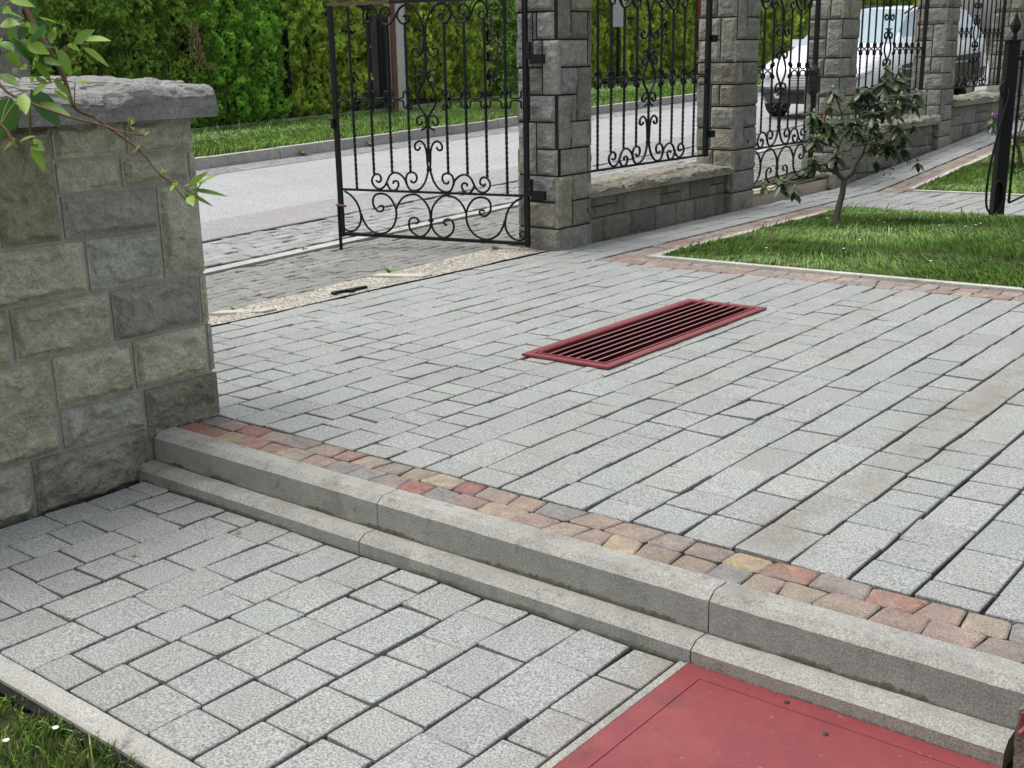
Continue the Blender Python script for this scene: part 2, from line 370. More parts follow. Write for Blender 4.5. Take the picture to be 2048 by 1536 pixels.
sheet('road_edge', -10.8, -10.25, -60, 60, lambda x, y: SZ(y)+.008+0*x, mat('asphalt_cracked', (.20, .205, .21), .8, .4, mott=((3, .25), (12, .2)), speck=(120, .3), bump=((60, .6, .006),), stain=((14, .57, .6, (.05, .05, .04), .7),)), ny=2)
mb = MB()
for y in np.arange(0, 46, 1.0):
    c = np.array((.36, .35, .32))*random.uniform(.85, 1.1)
    mb.box(-10.93, -10.80, y+.006, y+.994, -.2, .125+random.uniform(-.006, .006), c, lambda V: V+np.stack([np.where((V[:, 2] > 0) & (V[:, 0] > -10.85), -.02, 0)+random.uniform(-.006, .006), V[:, 0]*0, SZ(V[:, 1])], -1))
st(mb.build('street_kerb', M['kerb']))
def zv(x, y): return SZ(y)+.11-(-10.93-np.asarray(x))*.028
sheet('verge', -15.25, -10.93, -20, 60, zv, M['soil'], nx=20, ny=80, disp=.05)
sheet('gravel_strip', -4.69, -4.338, .5, 5.68, lambda x, y: np.where(np.asarray(x) < -4.5, zin(y)+.004, zt(x, y)-.004)+.002, M['gravel'], nx=8, ny=160, disp=.012)
mb = MB()
for y in (3.42, 4.52): mb.box(-4.68, -4.36, y, y+.085, -.1, .006, (.40, .375, .32), lambda V: V+np.stack([V[:, 0]*0, (V[:, 0]+4.5)*.25, np.where(V[:, 0] < -4.5, zin(V[:, 1])+.008, zt(V[:, 0], V[:, 1]))], -1))
st(mb.build('threshold_band', M['concrete']))
# lawns (soil)
sheet('lawn', -3.60, 8, 5.762, 8.325, lambda x, y: zt(x, y)-.004, M['soil'], nx=60, ny=20, disp=.012)
sheet('lawn', -3.60, 8, 9.765, 24, lambda x, y: zt(x, y)-.002, M['soil'], nx=60, ny=60, disp=.012)
sheet('lawn', -3.1, 3, -4, 1.02, lambda x, y: zl(x)-.03, M['soil'], nx=40, ny=40, disp=.03)
sheet('yard', 1.4, 8, 1, 5.76, lambda x, y: zt(x, y)-.03, M['concrete'], col=(.3, .3, .3))
sheet('yard', -4.34, -3.3, -4, 2.25, lambda x, y: zt(x, y)-.004, M['concrete'], col=(.3, .3, .3))

# ------------------------------------------------------------------ stonework
def stone(mb, fr, a0, a1, b0, b1, out=.022, res=.014, seed=0, col=(.3, .3, .27), back=.03, marg=.012, rgh=1.0):
    """rock-faced block; fr(a,b,c)->xyz, c outwards"""
    nx = max(4, int((a1-a0)/res)); ny = max(4, int((b1-b0)/res))
    A, B = np.meshgrid(np.linspace(a0, a1, nx+1), np.linspace(b0, b1, ny+1))
    d = np.minimum(np.minimum(A-a0, a1-A), np.minimum(B-b0, b1-B))
    sd = seed*13.7
    wob = (vn(np.stack([A*25, B*25, A*0+sd], -1))-.5)*.016
    t = np.clip((d+wob-.004)/(marg+.004), 0, 1); t = t*t*(3-2*t)
    N1 = fbm(np.stack([A*9+sd, B*11, A*0+sd], -1), 3); N2 = np.abs(fbm(np.stack([A*22+sd, B*26+A*8, A*0+sd+5], -1), 3)-.5)*2
    tx = vn(np.array([[sd, 1, 2], [sd, 5, 2]]))-.5
    pl = ((A-a0)/(a1-a0)-.5)*tx[0]+((B-b0)/(b1-b0)-.5)*tx[1]
    st_ = np.floor(N1*5+pl*3)/5
    Cc = t*(out*.55+out*rgh*(.9*(N1-.5)+.5*(st_-.5)-.35*N2+.5*pl+.25))
    P = fr(A, B, Cc).reshape(-1, 3)
    i = np.arange(ny)[:, None]*(nx+1)+np.arange(nx)[None]
    F = np.stack([i, i+1, i+nx+2, i+nx+1], -1).reshape(-1, 4)
    ring = np.r_[np.arange(nx+1), (np.arange(1, ny+1)*(nx+1)+nx), (ny*(nx+1)+np.arange(nx-1, -1, -1)), (np.arange(ny-1, 0, -1)*(nx+1))]
    RB = fr(A.ravel()[ring], B.ravel()[ring], np.full(len(ring), -back)); m = len(ring); o = (nx+1)*(ny+1)
    j = np.arange(m); j2 = (j+1) % m
    F2 = np.stack([ring[j2], ring[j], o+j, o+j2], -1)
    mb.add(np.vstack([P, RB]), np.vstack([F, F2]), col)
SC = [(.26, .255, .22), (.23, .226, .198), (.29, .284, .24), (.255, .254, .232), (.20, .198, .178), (.30, .285, .22), (.24, .24, .226), (.22, .212, .17)]
def sc(k=1): return np.array(random.choice(SC))*random.uniform(.88, 1.12)*k
def bandset(w, n, h, z0):
    """irregular ashlar for a face of width w: n courses of height h; returns (a0,a1,b0,b1)"""
    out = []; i = 0; last = None
    while i < n:
        ch = random.choice([x for x in 'ABCD' if x != last]) if n-i >= 2 else 'C'; last = ch; z = z0+i*h
        s = random.uniform(.34, .46)*w; s2 = random.uniform(.3, .7)*w
        if ch == 'A': out += [(0, s, z, z+2*h), (s, w, z, z+h)] + ([(s, w, z+h, z+2*h)] if random.random() < .6 else [(s, s+(w-s)*.35, z+h, z+2*h), (s+(w-s)*.35, w, z+h, z+2*h)]); i += 2
        elif ch == 'B': out += [(w-s, w, z, z+2*h), (0, w-s, z, z+h), (0, w-s, z+h, z+2*h)]; i += 2
        elif ch == 'C': out += [(0, w, z, z+h)] if random.random() < .5 and w < .4 else [(0, s2, z, z+h), (s2, w, z, z+h)]; i += 1
        else: out += [(0, s2, z, z+h), (s2, w, z, z+h)]; i += 1
    return out
def make_frames(X0, X1, Y0, Y1):
    return {'+x': (Y1-Y0, lambda a, b, c: np.stack([X1+c, Y0+a, b+0*a], -1)), '-y': (X1-X0, lambda a, b, c: np.stack([X0+a, Y0-c, b+0*a], -1)),
            '-x': (Y1-Y0, lambda a, b, c: np.stack([X0-c, Y1-a, b+0*a], -1)), '+y': (X1-X0, lambda a, b, c: np.stack([X1-a, Y1+c, b+0*a], -1))}
def pillar(X0, X1, Y0, Y1, zb, ztop, label, res=.014, first=.135, lay=None):
    g = .0035; e = empty('stone_pillar', ((X0+X1)/2, (Y0+Y1)/2, zb), 0, label, 'pillar', 'stone pillars of the front fence')
    def loc(V): return V-np.array(e.location)
    core = MB(); core.box(X0+.014, X1-.014, Y0+.014, Y1-.014, zb-.25, ztop, (.1, .1, .1), loc); core.build('core', M['darkmortar'], e)
    mb = MB(); n = int(math.ceil((ztop-zb-first)/.159)); g = .005
    fr = make_frames(X0+.012, X1-.012, Y0+.012, Y1-.012)
    for key in ('+x', '-y', '-x', '+y'):
        w, f = fr[key]; f2 = (lambda f: (lambda a, b, c: f(a, b, c)-np.array(e.location)))(f)
        S = [(0, w, zb-.04, zb+first)]+((lay or {}).get(key) or bandset(w, n, .159, zb+first))
        for q, (a0, a1, b0, b1) in enumerate(S):
            band = int(round((b0-zb-first)/.159)); oddx = band % 2 == 0
            ea = .012 if ((key in ('+x', '-x')) == oddx) else -.001
            aa = a0-(ea if a0 < 1e-6 else 0); bb = a1+(ea if a1 > w-1e-6 else 0)
            stone(mb, f2, aa+g, bb-g, b0+g, b1-g, out=.016, res=res if key in ('+x', '-y') else .04, seed=random.random()*99, col=sc(1), back=.02, marg=.009, rgh=1.5)
    mb.build('stones', M['stone'], e)
    cp = MB(); cp.box(X0-.05, X1+.05, Y0-.05, Y1+.05, ztop, ztop+.07, (.25, .25, .23), loc); cp.build('cap', M['stone'], e)
    return e
def rockslab(mb, x0, x1, y0, y1, z0, z1, res=.02, amp=.018, seed=0, col=(.26, .255, .23), off=(0, 0, 0), segs=1, topamp=None, rise=0):
    topamp = topamp or amp
    ys = np.linspace(y0, y1, segs+1)
    if segs > 1: ys[1:-1] += RNG.uniform(-.06, .06, segs-1)
    for s_, (a, b) in enumerate(zip(ys[:-1]+.0015, ys[1:]-.0015)):
        nx = max(3, int((x1-x0)/res)); ny = max(3, int((b-a)/res)); nz = max(3, int((z1-z0)/res*1.3))
        def face(U, Vv, f):
            A, B = np.meshgrid(np.linspace(0, 1, U+1), np.linspace(0, 1, Vv+1)); P = f(A, B)
            def smp(P):
                n3 = fbm(P*7+seed, 4)-.5; n4 = np.floor(fbm(P*np.array([12, 9, 30])+seed+4, 3)*6)/6-.5
                up = np.clip((P[..., 2]-z0)/(z1-z0), 0, 1)
                dx = (n3*1.4+n4)*amp*np.where(P[..., 0] > (x0+x1)/2, 1, -1)*(.25+up)
                dz = (fbm(P*np.array([5, 5, 5])+seed+11, 4)-.5+n4*.5)*2*topamp*up
                # bevel the top arris irregularly
                ex = np.minimum(P[..., 0]-x0, x1-P[..., 0]); ez = np.clip(1-ex/.045, 0, 1)*up
                dz = dz-ez*ez*.018*(.5+fbm(P*9+seed, 2))
                dz = dz+rise*up*np.clip((x1-P[..., 0])/(x1-x0), 0, 1)**.6
                return P+np.stack([dx, 0*dx, dz], -1)
            P = smp(P)
            i = np.arange(Vv)[:, None]*(U+1)+np.arange(U)[None]
            mb.add(P.reshape(-1, 3)-np.array(off), np.stack([i, i+1, i+U+2, i+U+1], -1).reshape(-1, 4), np.array(col)*random.uniform(.97, 1.03))
        face(nx, ny, lambda A, B: np.stack([x0+A*(x1-x0), a+B*(b-a), z1+0*A], -1))
        face(ny, nz, lambda A, B: np.stack([x1+0*A, a+A*(b-a), z0+B*(z1-z0)], -1))
        face(ny, nz, lambda A, B: np.stack([x0+0*A, b-A*(b-a), z0+B*(z1-z0)], -1))
        face(nx, nz, lambda A, B: np.stack([x0+A*(x1-x0), a+0*A, z0+B*(z1-z0)], -1))
        face(nx, nz, lambda A, B: np.stack([x1-A*(x1-x0), b+0*A, z0+B*(z1-z0)], -1))
        face(nx, ny, lambda A, B: np.stack([x1-A*(x1-x0), a+B*(b-a), z0+0*A], -1))

# left boundary wall with hand-laid stones (Y0,Y1,z0,z1)
LW = [(1.60, 1.782, .60, .925), (1.786, 2.018, .829, .925), (2.026, 2.262, .829, .925), (1.789, 1.99, .733, .82), (1.998, 2.235, .733, .82), (2.243, 2.266, .733, .82),
      (1.792, 2.105, .60, .724), (2.114, 2.266, .437, .724), (1.43, 1.592, .60, .925), (1.36, 1.845, .437, .591), (1.853, 2.107, .437, .591),
      (1.595, 1.908, .272, .428), (1.916, 2.232, .272, .428), (2.240, 2.266, .272, .428), (1.44, 1.586, .352, .428), (1.44, 1.586, .272, .344), (1.12, 1.43, .272, .428), (1.0, 1.352, .437, .591),
      (1.704, 1.964, .107, .263), (1.973, 2.247, .107, .263), (2.254, 2.272, .107, .263), (1.44, 1.696, -.018, .263), (1.17, 1.432, .107, .263), (1.1, 1.432, -.018, .098),
      (1.708, 1.987, -.018, .098), (1.996, 2.276, -.07, .098), (1.60, 1.987, -.20, -.026), (1.2, 1.592, -.20, -.026)]
wall = empty('boundary_wall', (-3.3, .9, -.17), 0, 'thick greenish grey sandstone wall with rough capstones, beside the steps at the left', 'wall')
def wl(V): return V-np.array(wall.location)
mb = MB(); mb.box(-3.44, -3.143, -1.0, 2.262, -.3, .925, (.2, .2, .2), wl); mb.build('core', M['mortar'], wall)
mb = MB(); WC = [(.44, .445, .335), (.41, .42, .33), (.45, .455, .345), (.40, .41, .345), (.39, .395, .30), (.455, .45, .335)]
gray = {(1.792, 2.105): (.325, .325, .285), (1.916, 2.232): (.315, .315, .275), (1.996, 2.276): (.24, .23, .18), (1.60, 1.782): (.28, .275, .19), (1.60, 1.987): (.27, .27, .21), (1.853, 2.107): (.38, .40, .345)}
fw = lambda a, b, c: np.stack([-3.138+c, a, b+0*a], -1)-np.array(wall.location)
def wallrest():
    out = []
    z = [-.20, -.026, .107, .272, .437, .60, .77, .925]
    for i in range(7):
        y = -1.0
        lim = [q for q in LW if q[2] < z[i]+.05 and q[3] > z[i]+.03]; end = min(q[0] for q in lim)-.008
        while y < end-.05:
            e = min(y+random.uniform(.22, .42), end)
            if end-e < .12: e = end
            out.append((y, e-.008, z[i], z[i+1]-.009)); y = e
    return out
for q in LW+wallrest():
    c = np.array(gray.get(q[:2], random.choice(WC)))*random.uniform(.95, 1.06)
    stone(mb, fw, q[0]+.0015, q[1]-.0015, q[2]+.0015, q[3]-.0015, out=.020, res=.007 if q[0] > 1.3 else .03, seed=random.random()*99, col=c, back=.01, marg=.014, rgh=1.8)
fy = lambda a, b, c: np.stack([-3.15-a, 2.262+c, b+0*a], -1)-np.array(wall.location)
for z0, z1 in ((-.1, .098), (.107, .263), (.272, .428), (.437, .591), (.60, .724), (.733, .82), (.829, .925)):
    stone(mb, fy, 0, .14, z0, z1, out=.01, seed=z0, col=sc(), back=.01); stone(mb, fy, .148, .285, z0, z1, out=.01, seed=z0+3, col=sc(), back=.01)
mb.build('stones', M['stone'], wall)
mb = MB()
for a, b, s_ in ((-1.0, .2, 1), (.203, 1.66, 2), (1.663, 2.332, 5)):
    rockslab(mb, -3.49, -3.085, a, b, .927, 1.004, res=.009, amp=.020, seed=s_*3.3, col=(.24, .24, .23), off=wall.location, topamp=.026, rise=.052)
mb.build('capstone', M['stone'], wall)

ZB = -.062
P1LAY = {'-y': None}
b0 = ZB+.135; h = .159; w1 = .306; w2 = .331
def L(*rows_): return [(a, b, b0+i*h, b0+j*h) for a, b, i, j in rows_]
lay1 = {'-y': L((0, .04, 0, 2), (.04, .285, 0, 1), (.04, .285, 1, 2), (0, .14, 2, 4), (.14, w1, 2, 3), (.14, .285, 3, 4), (0, .09, 4, 6), (.09, .285, 4, 5), (.09, .19, 5, 6), (.19, w1, 5, 7.0), (0, .12, 6, 8), (.12, .19, 6, 7), (.15, .285, 7, 8), (.12, .15, 7, 8), (0, .285, 8, 9), (0, .15, 9, 10), (.15, w1, 9, 10), (0, .2, 10, 11), (.2, w1, 10, 11)),
        '+x': L((0, .14, 0, 2), (.14, .30, 0, 1), (.30, w2, 0, 1), (.14, w2, 1, 2), (0.02, .30, 2, 3), (.30, w2, 2, 3), (0, .13, 3, 5), (.13, w2, 3, 4), (.13, .19, 4, 5), (.19, w2, 4, 6), (0.02, .19, 5, 6), (0.02, .30, 6, 7), (.30, w2, 6, 8), (0, .13, 7, 9), (.13, .30, 7, 8), (.13, w2, 8, 9), (0, .2, 9, 10), (.2, w2, 9, 10), (0, w2, 10, 11))}
pillar(-4.58, -4.25, 5.665, 6.02, ZB, ZB+.135+11*.159, 'stone pillar carrying the hinges of the open driveway gate', lay=lay1)
pillar(-4.62, -4.283, 7.885, 8.24, ZB, 1.9, 'stone pillar between the low-walled fence panel and the small closed gate', res=.018)
pillar(-4.62, -4.285, 9.72, 10.08, ZB+.01, 1.9, 'stone pillar on the latch side of the small closed gate, beside the rhododendron', res=.02)
pillar(-4.62, -4.285, 12.2, 12.57, .09, 2.1, 'stone pillar rising between the two fence panels in front of the silver car', res=.025)
pillar(-4.62, -4.285, 14.62, 15.0, .25, 2.3, 'farthest stone pillar of the fence, seen behind the black iron post', res=.03)
pillar(-4.62, -4.26, 2.0, 2.385, -.07, 2.0, 'stone pillar standing behind the capstones of the thick left wall', res=.02)

def lowwall(Y0, Y1, zf0, zf1, ztop, captop, label, seed):
    random.seed(seed)
    e = empty('low_wall', (-4.45, (Y0+Y1)/2, zf0), 0, label, 'wall', 'low stone walls under the fence panels'); lc = lambda V: V-np.array(e.location)
    mb = MB(); mb.box(-4.60, -4.362, Y0+.001, Y1-.001, min(zf0, zf1)-.35, ztop, (.1, .1, .1), lc); mb.build('core', M['darkmortar'], e)
    f = lambda a, b, c: np.stack([-4.352+c, a, b+0*a], -1)-np.array(e.location)
    mb = MB(); g = .0035; zb = min(zf0, zf1)-.04; mid = zb+.04+(ztop-zb-.04)*.48; 
    if zf1-zf0 > .05: mid = zf1+.03
    y = Y0
    while y < Y1-.01:
        s = random.uniform(.2, .34); t = min(y+s, Y1)
        if Y1-t < .1: t = Y1
        stone(mb, f, y+g, t-g, zb, mid-g, out=.016, res=.018, seed=random.random()*99, col=sc(.85), back=.015, marg=.008)
        y = t
    y = Y0; kind = 0
    while y < Y1-.01:
        s = random.uniform(.28, .5) if kind % 3 != 1 else random.uniform(.08, .12); t = min(y+s, Y1)
        if Y1-t < .1: t = Y1
        if kind % 3 == 0:
            hh = (mid+ztop)/2; c1 = y+(t-y)*random.uniform(.35, .6)
            for a, b, p, q in ((y, c1, mid, hh), (c1, t, mid, hh), (y, y+(t-y)*.3, hh, ztop), (y+(t-y)*.3, t, hh, ztop)): stone(mb, f, a+g, b-g, p+g, q-g, out=.013, res=.018, seed=random.random()*99, col=sc(.85), back=.015, marg=.008)
        else: stone(mb, f, y+g, t-g, mid+g, ztop-g, out=.015, res=.018, seed=random.random()*99, col=sc(.85), back=.015, marg=.008)
        y = t; kind += 1
    mb.build('stones', M['stone'], e)
    mb = MB(); rockslab(mb, -4.66, -4.268, Y0+.003, Y1-.003, ztop, captop, res=.012, amp=.034, seed=seed*1.7, col=(.27, .255, .205), off=e.location, segs=5 if Y1-Y0 < 2 else 6, topamp=.032); mb.build('capstone', M['stone'], e)
lowwall(6.02, 7.885, ZB, ZB, .225, .292, 'low stone wall with ragged capstone joined to the driveway gate pillar', 11)
lowwall(10.08, 12.2, -.04, .12, .365, .445, 'low stone wall with ragged capstone behind the rhododendron', 12)
lowwall(12.57, 14.62, .14, .27, .515, .59, 'low stone wall with ragged capstone left of the black iron post', 13)
random.seed(5)
mb = MB(); mb.box(-4.60, -4.36, 8.24, 9.72, -.2, .018, (.46, .40, .31)); tag(mb.build('gate_sill', M['concrete']), 'pale concrete sill under the small closed gate', 'sill')

# ------------------------------------------------------------------ ironwork
PT = {
'lC': [(-0.641, 0.294), (-0.593, 0.268), (-0.55, 0.22), (-0.529, 0.165), (-0.527, 0.108), (-0.548, 0.065), (-0.583, 0.039), (-0.625, 0.033), (-0.658, 0.046)],
'lS1': [(-0.383, 0.204), (-0.358, 0.21), (-0.349, 0.193), (-0.364, 0.175), (-0.393, 0.174), (-0.42, 0.201), (-0.428, 0.239), (-0.411, 0.274), (-0.37, 0.288), (-0.322, 0.28), (-0.283, 0.247), (-0.258, 0.196), (-0.256, 0.141), (-0.279, 0.084), (-0.326, 0.043), (-0.38, 0.028), (-0.433, 0.035), (-0.481, 0.068), (-0.511, 0.116), (-0.521, 0.151)],
'lS2': [(-0.254, 0.189), (-0.232, 0.232), (-0.194, 0.271), (-0.145, 0.288), (-0.098, 0.288), (-0.052, 0.259), (-0.015, 0.212), (-0.003, 0.158), (-0.003, 0.103), (-0.021, 0.061), (-0.062, 0.028), (-0.102, 0.026), (-0.148, 0.055), (-0.164, 0.096), (-0.153, 0.131), (-0.124, 0.143), (-0.097, 0.133), (-0.094, 0.113), (-0.114, 0.105)],
'uT1': [(-0.396, 0.371), (-0.378, 0.361), (-0.359, 0.372), (-0.36, 0.396), (-0.379, 0.412), (-0.408, 0.405), (-0.426, 0.377), (-0.422, 0.35), (-0.4, 0.326), (-0.368, 0.318), (-0.335, 0.335), (-0.313, 0.367), (-0.299, 0.395), (-0.274, 0.419), (-0.242, 0.425), (-0.207, 0.411), (-0.18, 0.384), (-0.166, 0.35), (-0.144, 0.32), (-0.105, 0.315), (-0.064, 0.333), (-0.031, 0.375), (-0.014, 0.422), (-0.007, 0.449), (-0.011, 0.494), (-0.016, 0.567), (-0.033, 0.609), (-0.062, 0.627), (-0.094, 0.608), (-0.095, 0.577), (-0.071, 0.572), (-0.058, 0.59)],
'uT2': [(-0.314, 0.356), (-0.299, 0.326), (-0.272, 0.31), (-0.243, 0.321), (-0.228, 0.352), (-0.241, 0.372), (-0.265, 0.368), (-0.266, 0.353)],
'uT3': [(-0.137, 0.382), (-0.13, 0.367), (-0.106, 0.369), (-0.092, 0.393), (-0.1, 0.42), (-0.127, 0.43), (-0.159, 0.419), (-0.172, 0.384), (-0.166, 0.35)],
'fl1': [(-0.005, 0.75), (-0.013, 0.776), (-0.049, 0.781), (-0.075, 0.76), (-0.07, 0.729), (-0.046, 0.729), (-0.036, 0.75)],
'fl2': [(-0.003, 0.729), (-0.019, 0.708), (-0.047, 0.694)],
'lens': [(-0.003, 0.776), (-0.03, 0.806), (-0.059, 0.848), (-0.065, 0.889), (-0.048, 0.94), (-0.023, 0.98), (-0.009, 1.006)],
'hc1': [(-0.013, 1.016), (-0.039, 1.028), (-0.073, 1.016), (-0.077, 0.986), (-0.053, 0.97), (-0.031, 0.991)],
'hc2': [(-0.008, 1.031), (-0.031, 1.054), (-0.061, 1.06)],
'uc': [(-0.005, 1.242), (-0.012, 1.192), (-0.033, 1.152), (-0.058, 1.136), (-0.087, 1.148), (-0.089, 1.179), (-0.067, 1.188), (-0.054, 1.173)],
'top1': [(-0.004, 1.272), (-0.011, 1.322), (-0.035, 1.382), (-0.074, 1.43), (-0.121, 1.445), (-0.17, 1.425), (-0.188, 1.376), (-0.157, 1.337), (-0.118, 1.344), (-0.101, 1.374), (-0.124, 1.389), (-0.143, 1.375)],
'top2': [(-0.139, 1.444), (-0.177, 1.416), (-0.209, 1.367), (-0.241, 1.338), (-0.284, 1.334), (-0.319, 1.37), (-0.347, 1.426), (-0.382, 1.45), (-0.418, 1.428), (-0.433, 1.388), (-0.418, 1.357), (-0.388, 1.351), (-0.372, 1.376), (-0.392, 1.394)],
'top3': [(-0.302, 1.344), (-0.314, 1.395), (-0.287, 1.431), (-0.254, 1.433), (-0.241, 1.398), (-0.264, 1.378), (-0.285, 1.389)]}
def ironwork(e, W, pitch, nb, bottom, zs=1.0, z0=0.0, rust=False, stile=.028, k=5):
    """s across (x of e), z up; z0 = shift of the pattern"""
    fx = pitch/.136; zc = lambda z: z*zs+z0
    lo = 0.0 if bottom else .300
    fr = MB()
    for s in (-1, 1): fr.box(s*W-stile/2, s*W+stile/2, -.014, .014, zc(lo)-.005, zc(1.455), (.5,)*3)
    fr.box(-W+stile/2, W-stile/2, -.010, .010, zc(.300), zc(.300)+.014, (.5,)*3)
    if bottom: fr.box(-W+stile/2, W-stile/2, -.012, .012, zc(.004), zc(.004)+.02, (.5,)*3)
    if not rust: fr.box(-W+stile/2, W-stile/2, -.009, .009, zc(1.45), zc(1.45)+.016, (.5,)*3)
    fr.build('frame', M['iron'], e)
    if rust:
        t = MB(); t.box(-W-stile/2, -W*.35, -.011, .011, zc(1.45)+.004, zc(1.45)+.024, (.5,)*3); t.build('top_rail', M['rust'], e)
        t = MB(); t.box(-W*.35+.0005, W-stile/2, -.011, .011, zc(1.45)+.004, zc(1.45)+.024, (.5,)*3); t.build('top_rail', M['iron'], e)
    for i in range(-nb, nb+1):
        b = {0: .494, 1: .429, 2: .427, 3: .412}.get(abs(i), .314); t = {0: 1.262, 1: 1.336, 2: 1.335, 3: 1.355}.get(abs(i), 1.45)
        if nb <= 3 and abs(i) == 3: b, t = .412, 1.40
        x = i*pitch; zz = np.r_[np.arange(b, .84, .012), .84]; mb = MB()
        tw = (zz-b)*52
        if i == 0:
            tube(mb, [(x, 0, zc(b)), (x, 0, zc(.78))], .0095, 4); mb.build('bar', M['iron'], e); mb = MB(); tube(mb, [(x, 0, zc(1.006)), (x, 0, zc(t))], .0095, 4)
        else:
            tube(mb, np.stack([zz*0+x, zz*0, zc(zz)], -1), .0098, 4, twist=tw, cap=False)
            tube(mb, [(x, 0, zc(.84)), (x, 0, zc(t))], .0092, 4)
            for q in (.842, .918): lathe(mb, [(.001, -.009), (.014, -.009), (.015, 0), (.014, .009), (.001, .009)], (x, 0, zc(q)), 8)
        mb.build('bar', M['iron'], e)
    def sc_(key, mir, name='scroll', f=None):
        P = np.array(PT[key]); P = np.stack([P[:, 0]*fx*(-1 if mir else 1), P[:, 0]*0, zc(P[:, 1])], -1)
        if f: P = f(P)
        Q = crom(P, k); mb = MB(); tube(mb, Q, .0072, 6, flat=1.25)
        # hammered end
        mb.build(name, M['iron'], e, smooth=True)
    for m in (0, 1):
        if bottom:
            if nb >= 4: sc_('lC', m)
            sc_('lS1', m); sc_('lS2', m)
        for key in ('uT1', 'uT2', 'uT3', 'fl1', 'fl2', 'lens', 'hc1', 'hc2', 'uc', 'top1', 'top2', 'top3'): sc_(key, m)
    for z in [.449, .743, 1.012, 1.262]+([.13] if bottom else []): cl = MB(); cl.box(-.013, .013, -.012, .012, zc(z)-.009, zc(z)+.009); cl.build('collar', M['iron'], e)
    # ornament band : small cusped scrolls between the bars
    xs = [i*pitch for i in range(-nb, nb+1)]; xs = [-W]+xs+[W]; mb = MB()
    for a, b in zip(xs[:-1], xs[1:]):
        if abs(a) < 1e-6: mb.build('ornament_band', M['iron'], e, smooth=True); mb = MB()
        if abs(a) < 1e-6 or abs(b) < 1e-6: # gap beside the centre leaf: only half scrolls on the outer bar
            o = b if abs(a) < 1e-6 else a; s = -1 if o > 0 else 1; p = pitch
            half = [(o+s*.010*fx, .932), (o+s*.018*fx, .940), (o+s*.027*fx, .932), (o+s*.024*fx, .917), (o+s*.008, .908), (o+s*.006, .900)]
            for f in (1, -1):
                tube(mb, crom([(x, 0, zc(.88+f*(z-.88))) for x, z in half], 4), .0060, 5)
            continue
        m = (a+b)/2; h = (b-a)/2
        for f, dz in ((1, .0), (-1, .0)):
            U = [(-h+.010, .918), (-h+.014, .928), (-h+.025, .929), (-h+.032, .917), (-h+.030, .904), (-h*.45, .890), (0, .886)]
            U = U+[(-x, z) for x, z in U[-2::-1]]
            tube(mb, crom([(m+x, 0, zc(.880+f*(z-.880)+ (0))) for x, z in U], 3), .0062, 5)
    mb.build('ornament_band', M['iron'], e, smooth=True)
    return e
ga = math.radians(14)
HB = np.array([-4.443, 5.6, -.035]); gd = np.array([math.cos(math.radians(194)), math.sin(math.radians(194)), 0]); cen = HB+gd*.678
g1 = empty('driveway_gate', tuple(cen), ga, 'tall black wrought iron gate leaf standing open, rusty along its top rail', 'gate')
ironwork(g1, .676, .136, 4, True, rust=True)
mb = MB(); mb.box(-.700, -.680, -.03, .012, .70, .76); mb.build('latch', M['iron'], g1); mb = MB(); mb.box(-.694, -.682, -.02, .002, -.10, .20); mb.build('drop_bolt', M['iron'], g1)
mb = MB(); tube(mb, [(-.70, -.02, .205), (-.625, -.02, .20)], .008, 8); mb.build('bolt_handle', M['rust'], g1)
for z in (.36, 1.16):
    mb = MB(); lathe(mb, [(.001, -.05), (.016, -.05), (.018, -.01), (.014, 0), (.018, .01), (.016, .05), (.001, .05)], (.706, -.012, z), 10); mb.box(.715, .80, -.028, .012, z-.075, z-.02); mb.build('hinge', M['iron'], g1)
mb = MB(); tube(mb, crom([(.645+.02*math.cos(t), -.005, .07+.02*math.sin(t)) for t in np.linspace(0, 6.2, 9)], 2), .005, 6); mb.build('ring', M['iron'], g1)
def panel(Yc, pitch, nb, W, zr, bottom, name, label, cat, zs=1.0, k=4):
    z0 = (zr+.035) if bottom else zr-.300*zs
    e = empty(name, (-4.445, Yc, 0), math.pi/2, label, cat, None if bottom else 'iron fence panels on the low walls')
    ironwork(e, W, pitch, nb, bottom, zs=zs, z0=zr if bottom else z0, k=k, stile=.045); return e
for zz, e in ((.36, panel(6.955, .152, 4, .79, .358, False, 'fence_panel', 'black iron fence panel beside the driveway gate pillar', 'fence panel')),):
    for z in (.52, 1.20):
        mb = MB(); mb.box(.80, .875, -.03, 0, z-.03, z+.02); mb.build('bracket', M['iron'], e)
g2 = panel(8.925, .157, 3, .625, .035, True, 'garden_gate', 'small closed iron gate between two pillars, its lock wrapped in black plastic', 'gate', zs=1.04)
e = MB()
A, B = np.meshgrid(np.linspace(0, 1, 13), np.linspace(0, 1, 17)); th = A*2*math.pi; P = np.stack([.075*np.cos(th), .05*np.sin(th), (B-.5)*.27], -1)
P *= (1+.25*(fbm(P*18+3, 3)-.5))[..., None]; P[..., :2] *= np.clip(np.sin(B*math.pi)*2.2, .35, 1)[..., None]
i = np.arange(16)[:, None]*13+np.arange(12)[None]; e.add(P.reshape(-1, 3)+np.array([.595, 0, .86]), np.stack([i, i+1, i+14, i+13], -1).reshape(-1, 4)); e.build('lock_cover', M['bag'], g2)
p3 = panel(11.1, .155, 5, .935, .527, False, 'fence_panel', 'black iron fence panel in front of the windscreen and bonnet of the car', 'fence panel')
p4 = panel(13.56, .152, 5, .915, .682, False, 'fence_panel', 'black iron fence panel farthest away, in front of the car side window', 'fence panel')
# scrolls leaning behind third panel are left to the pattern

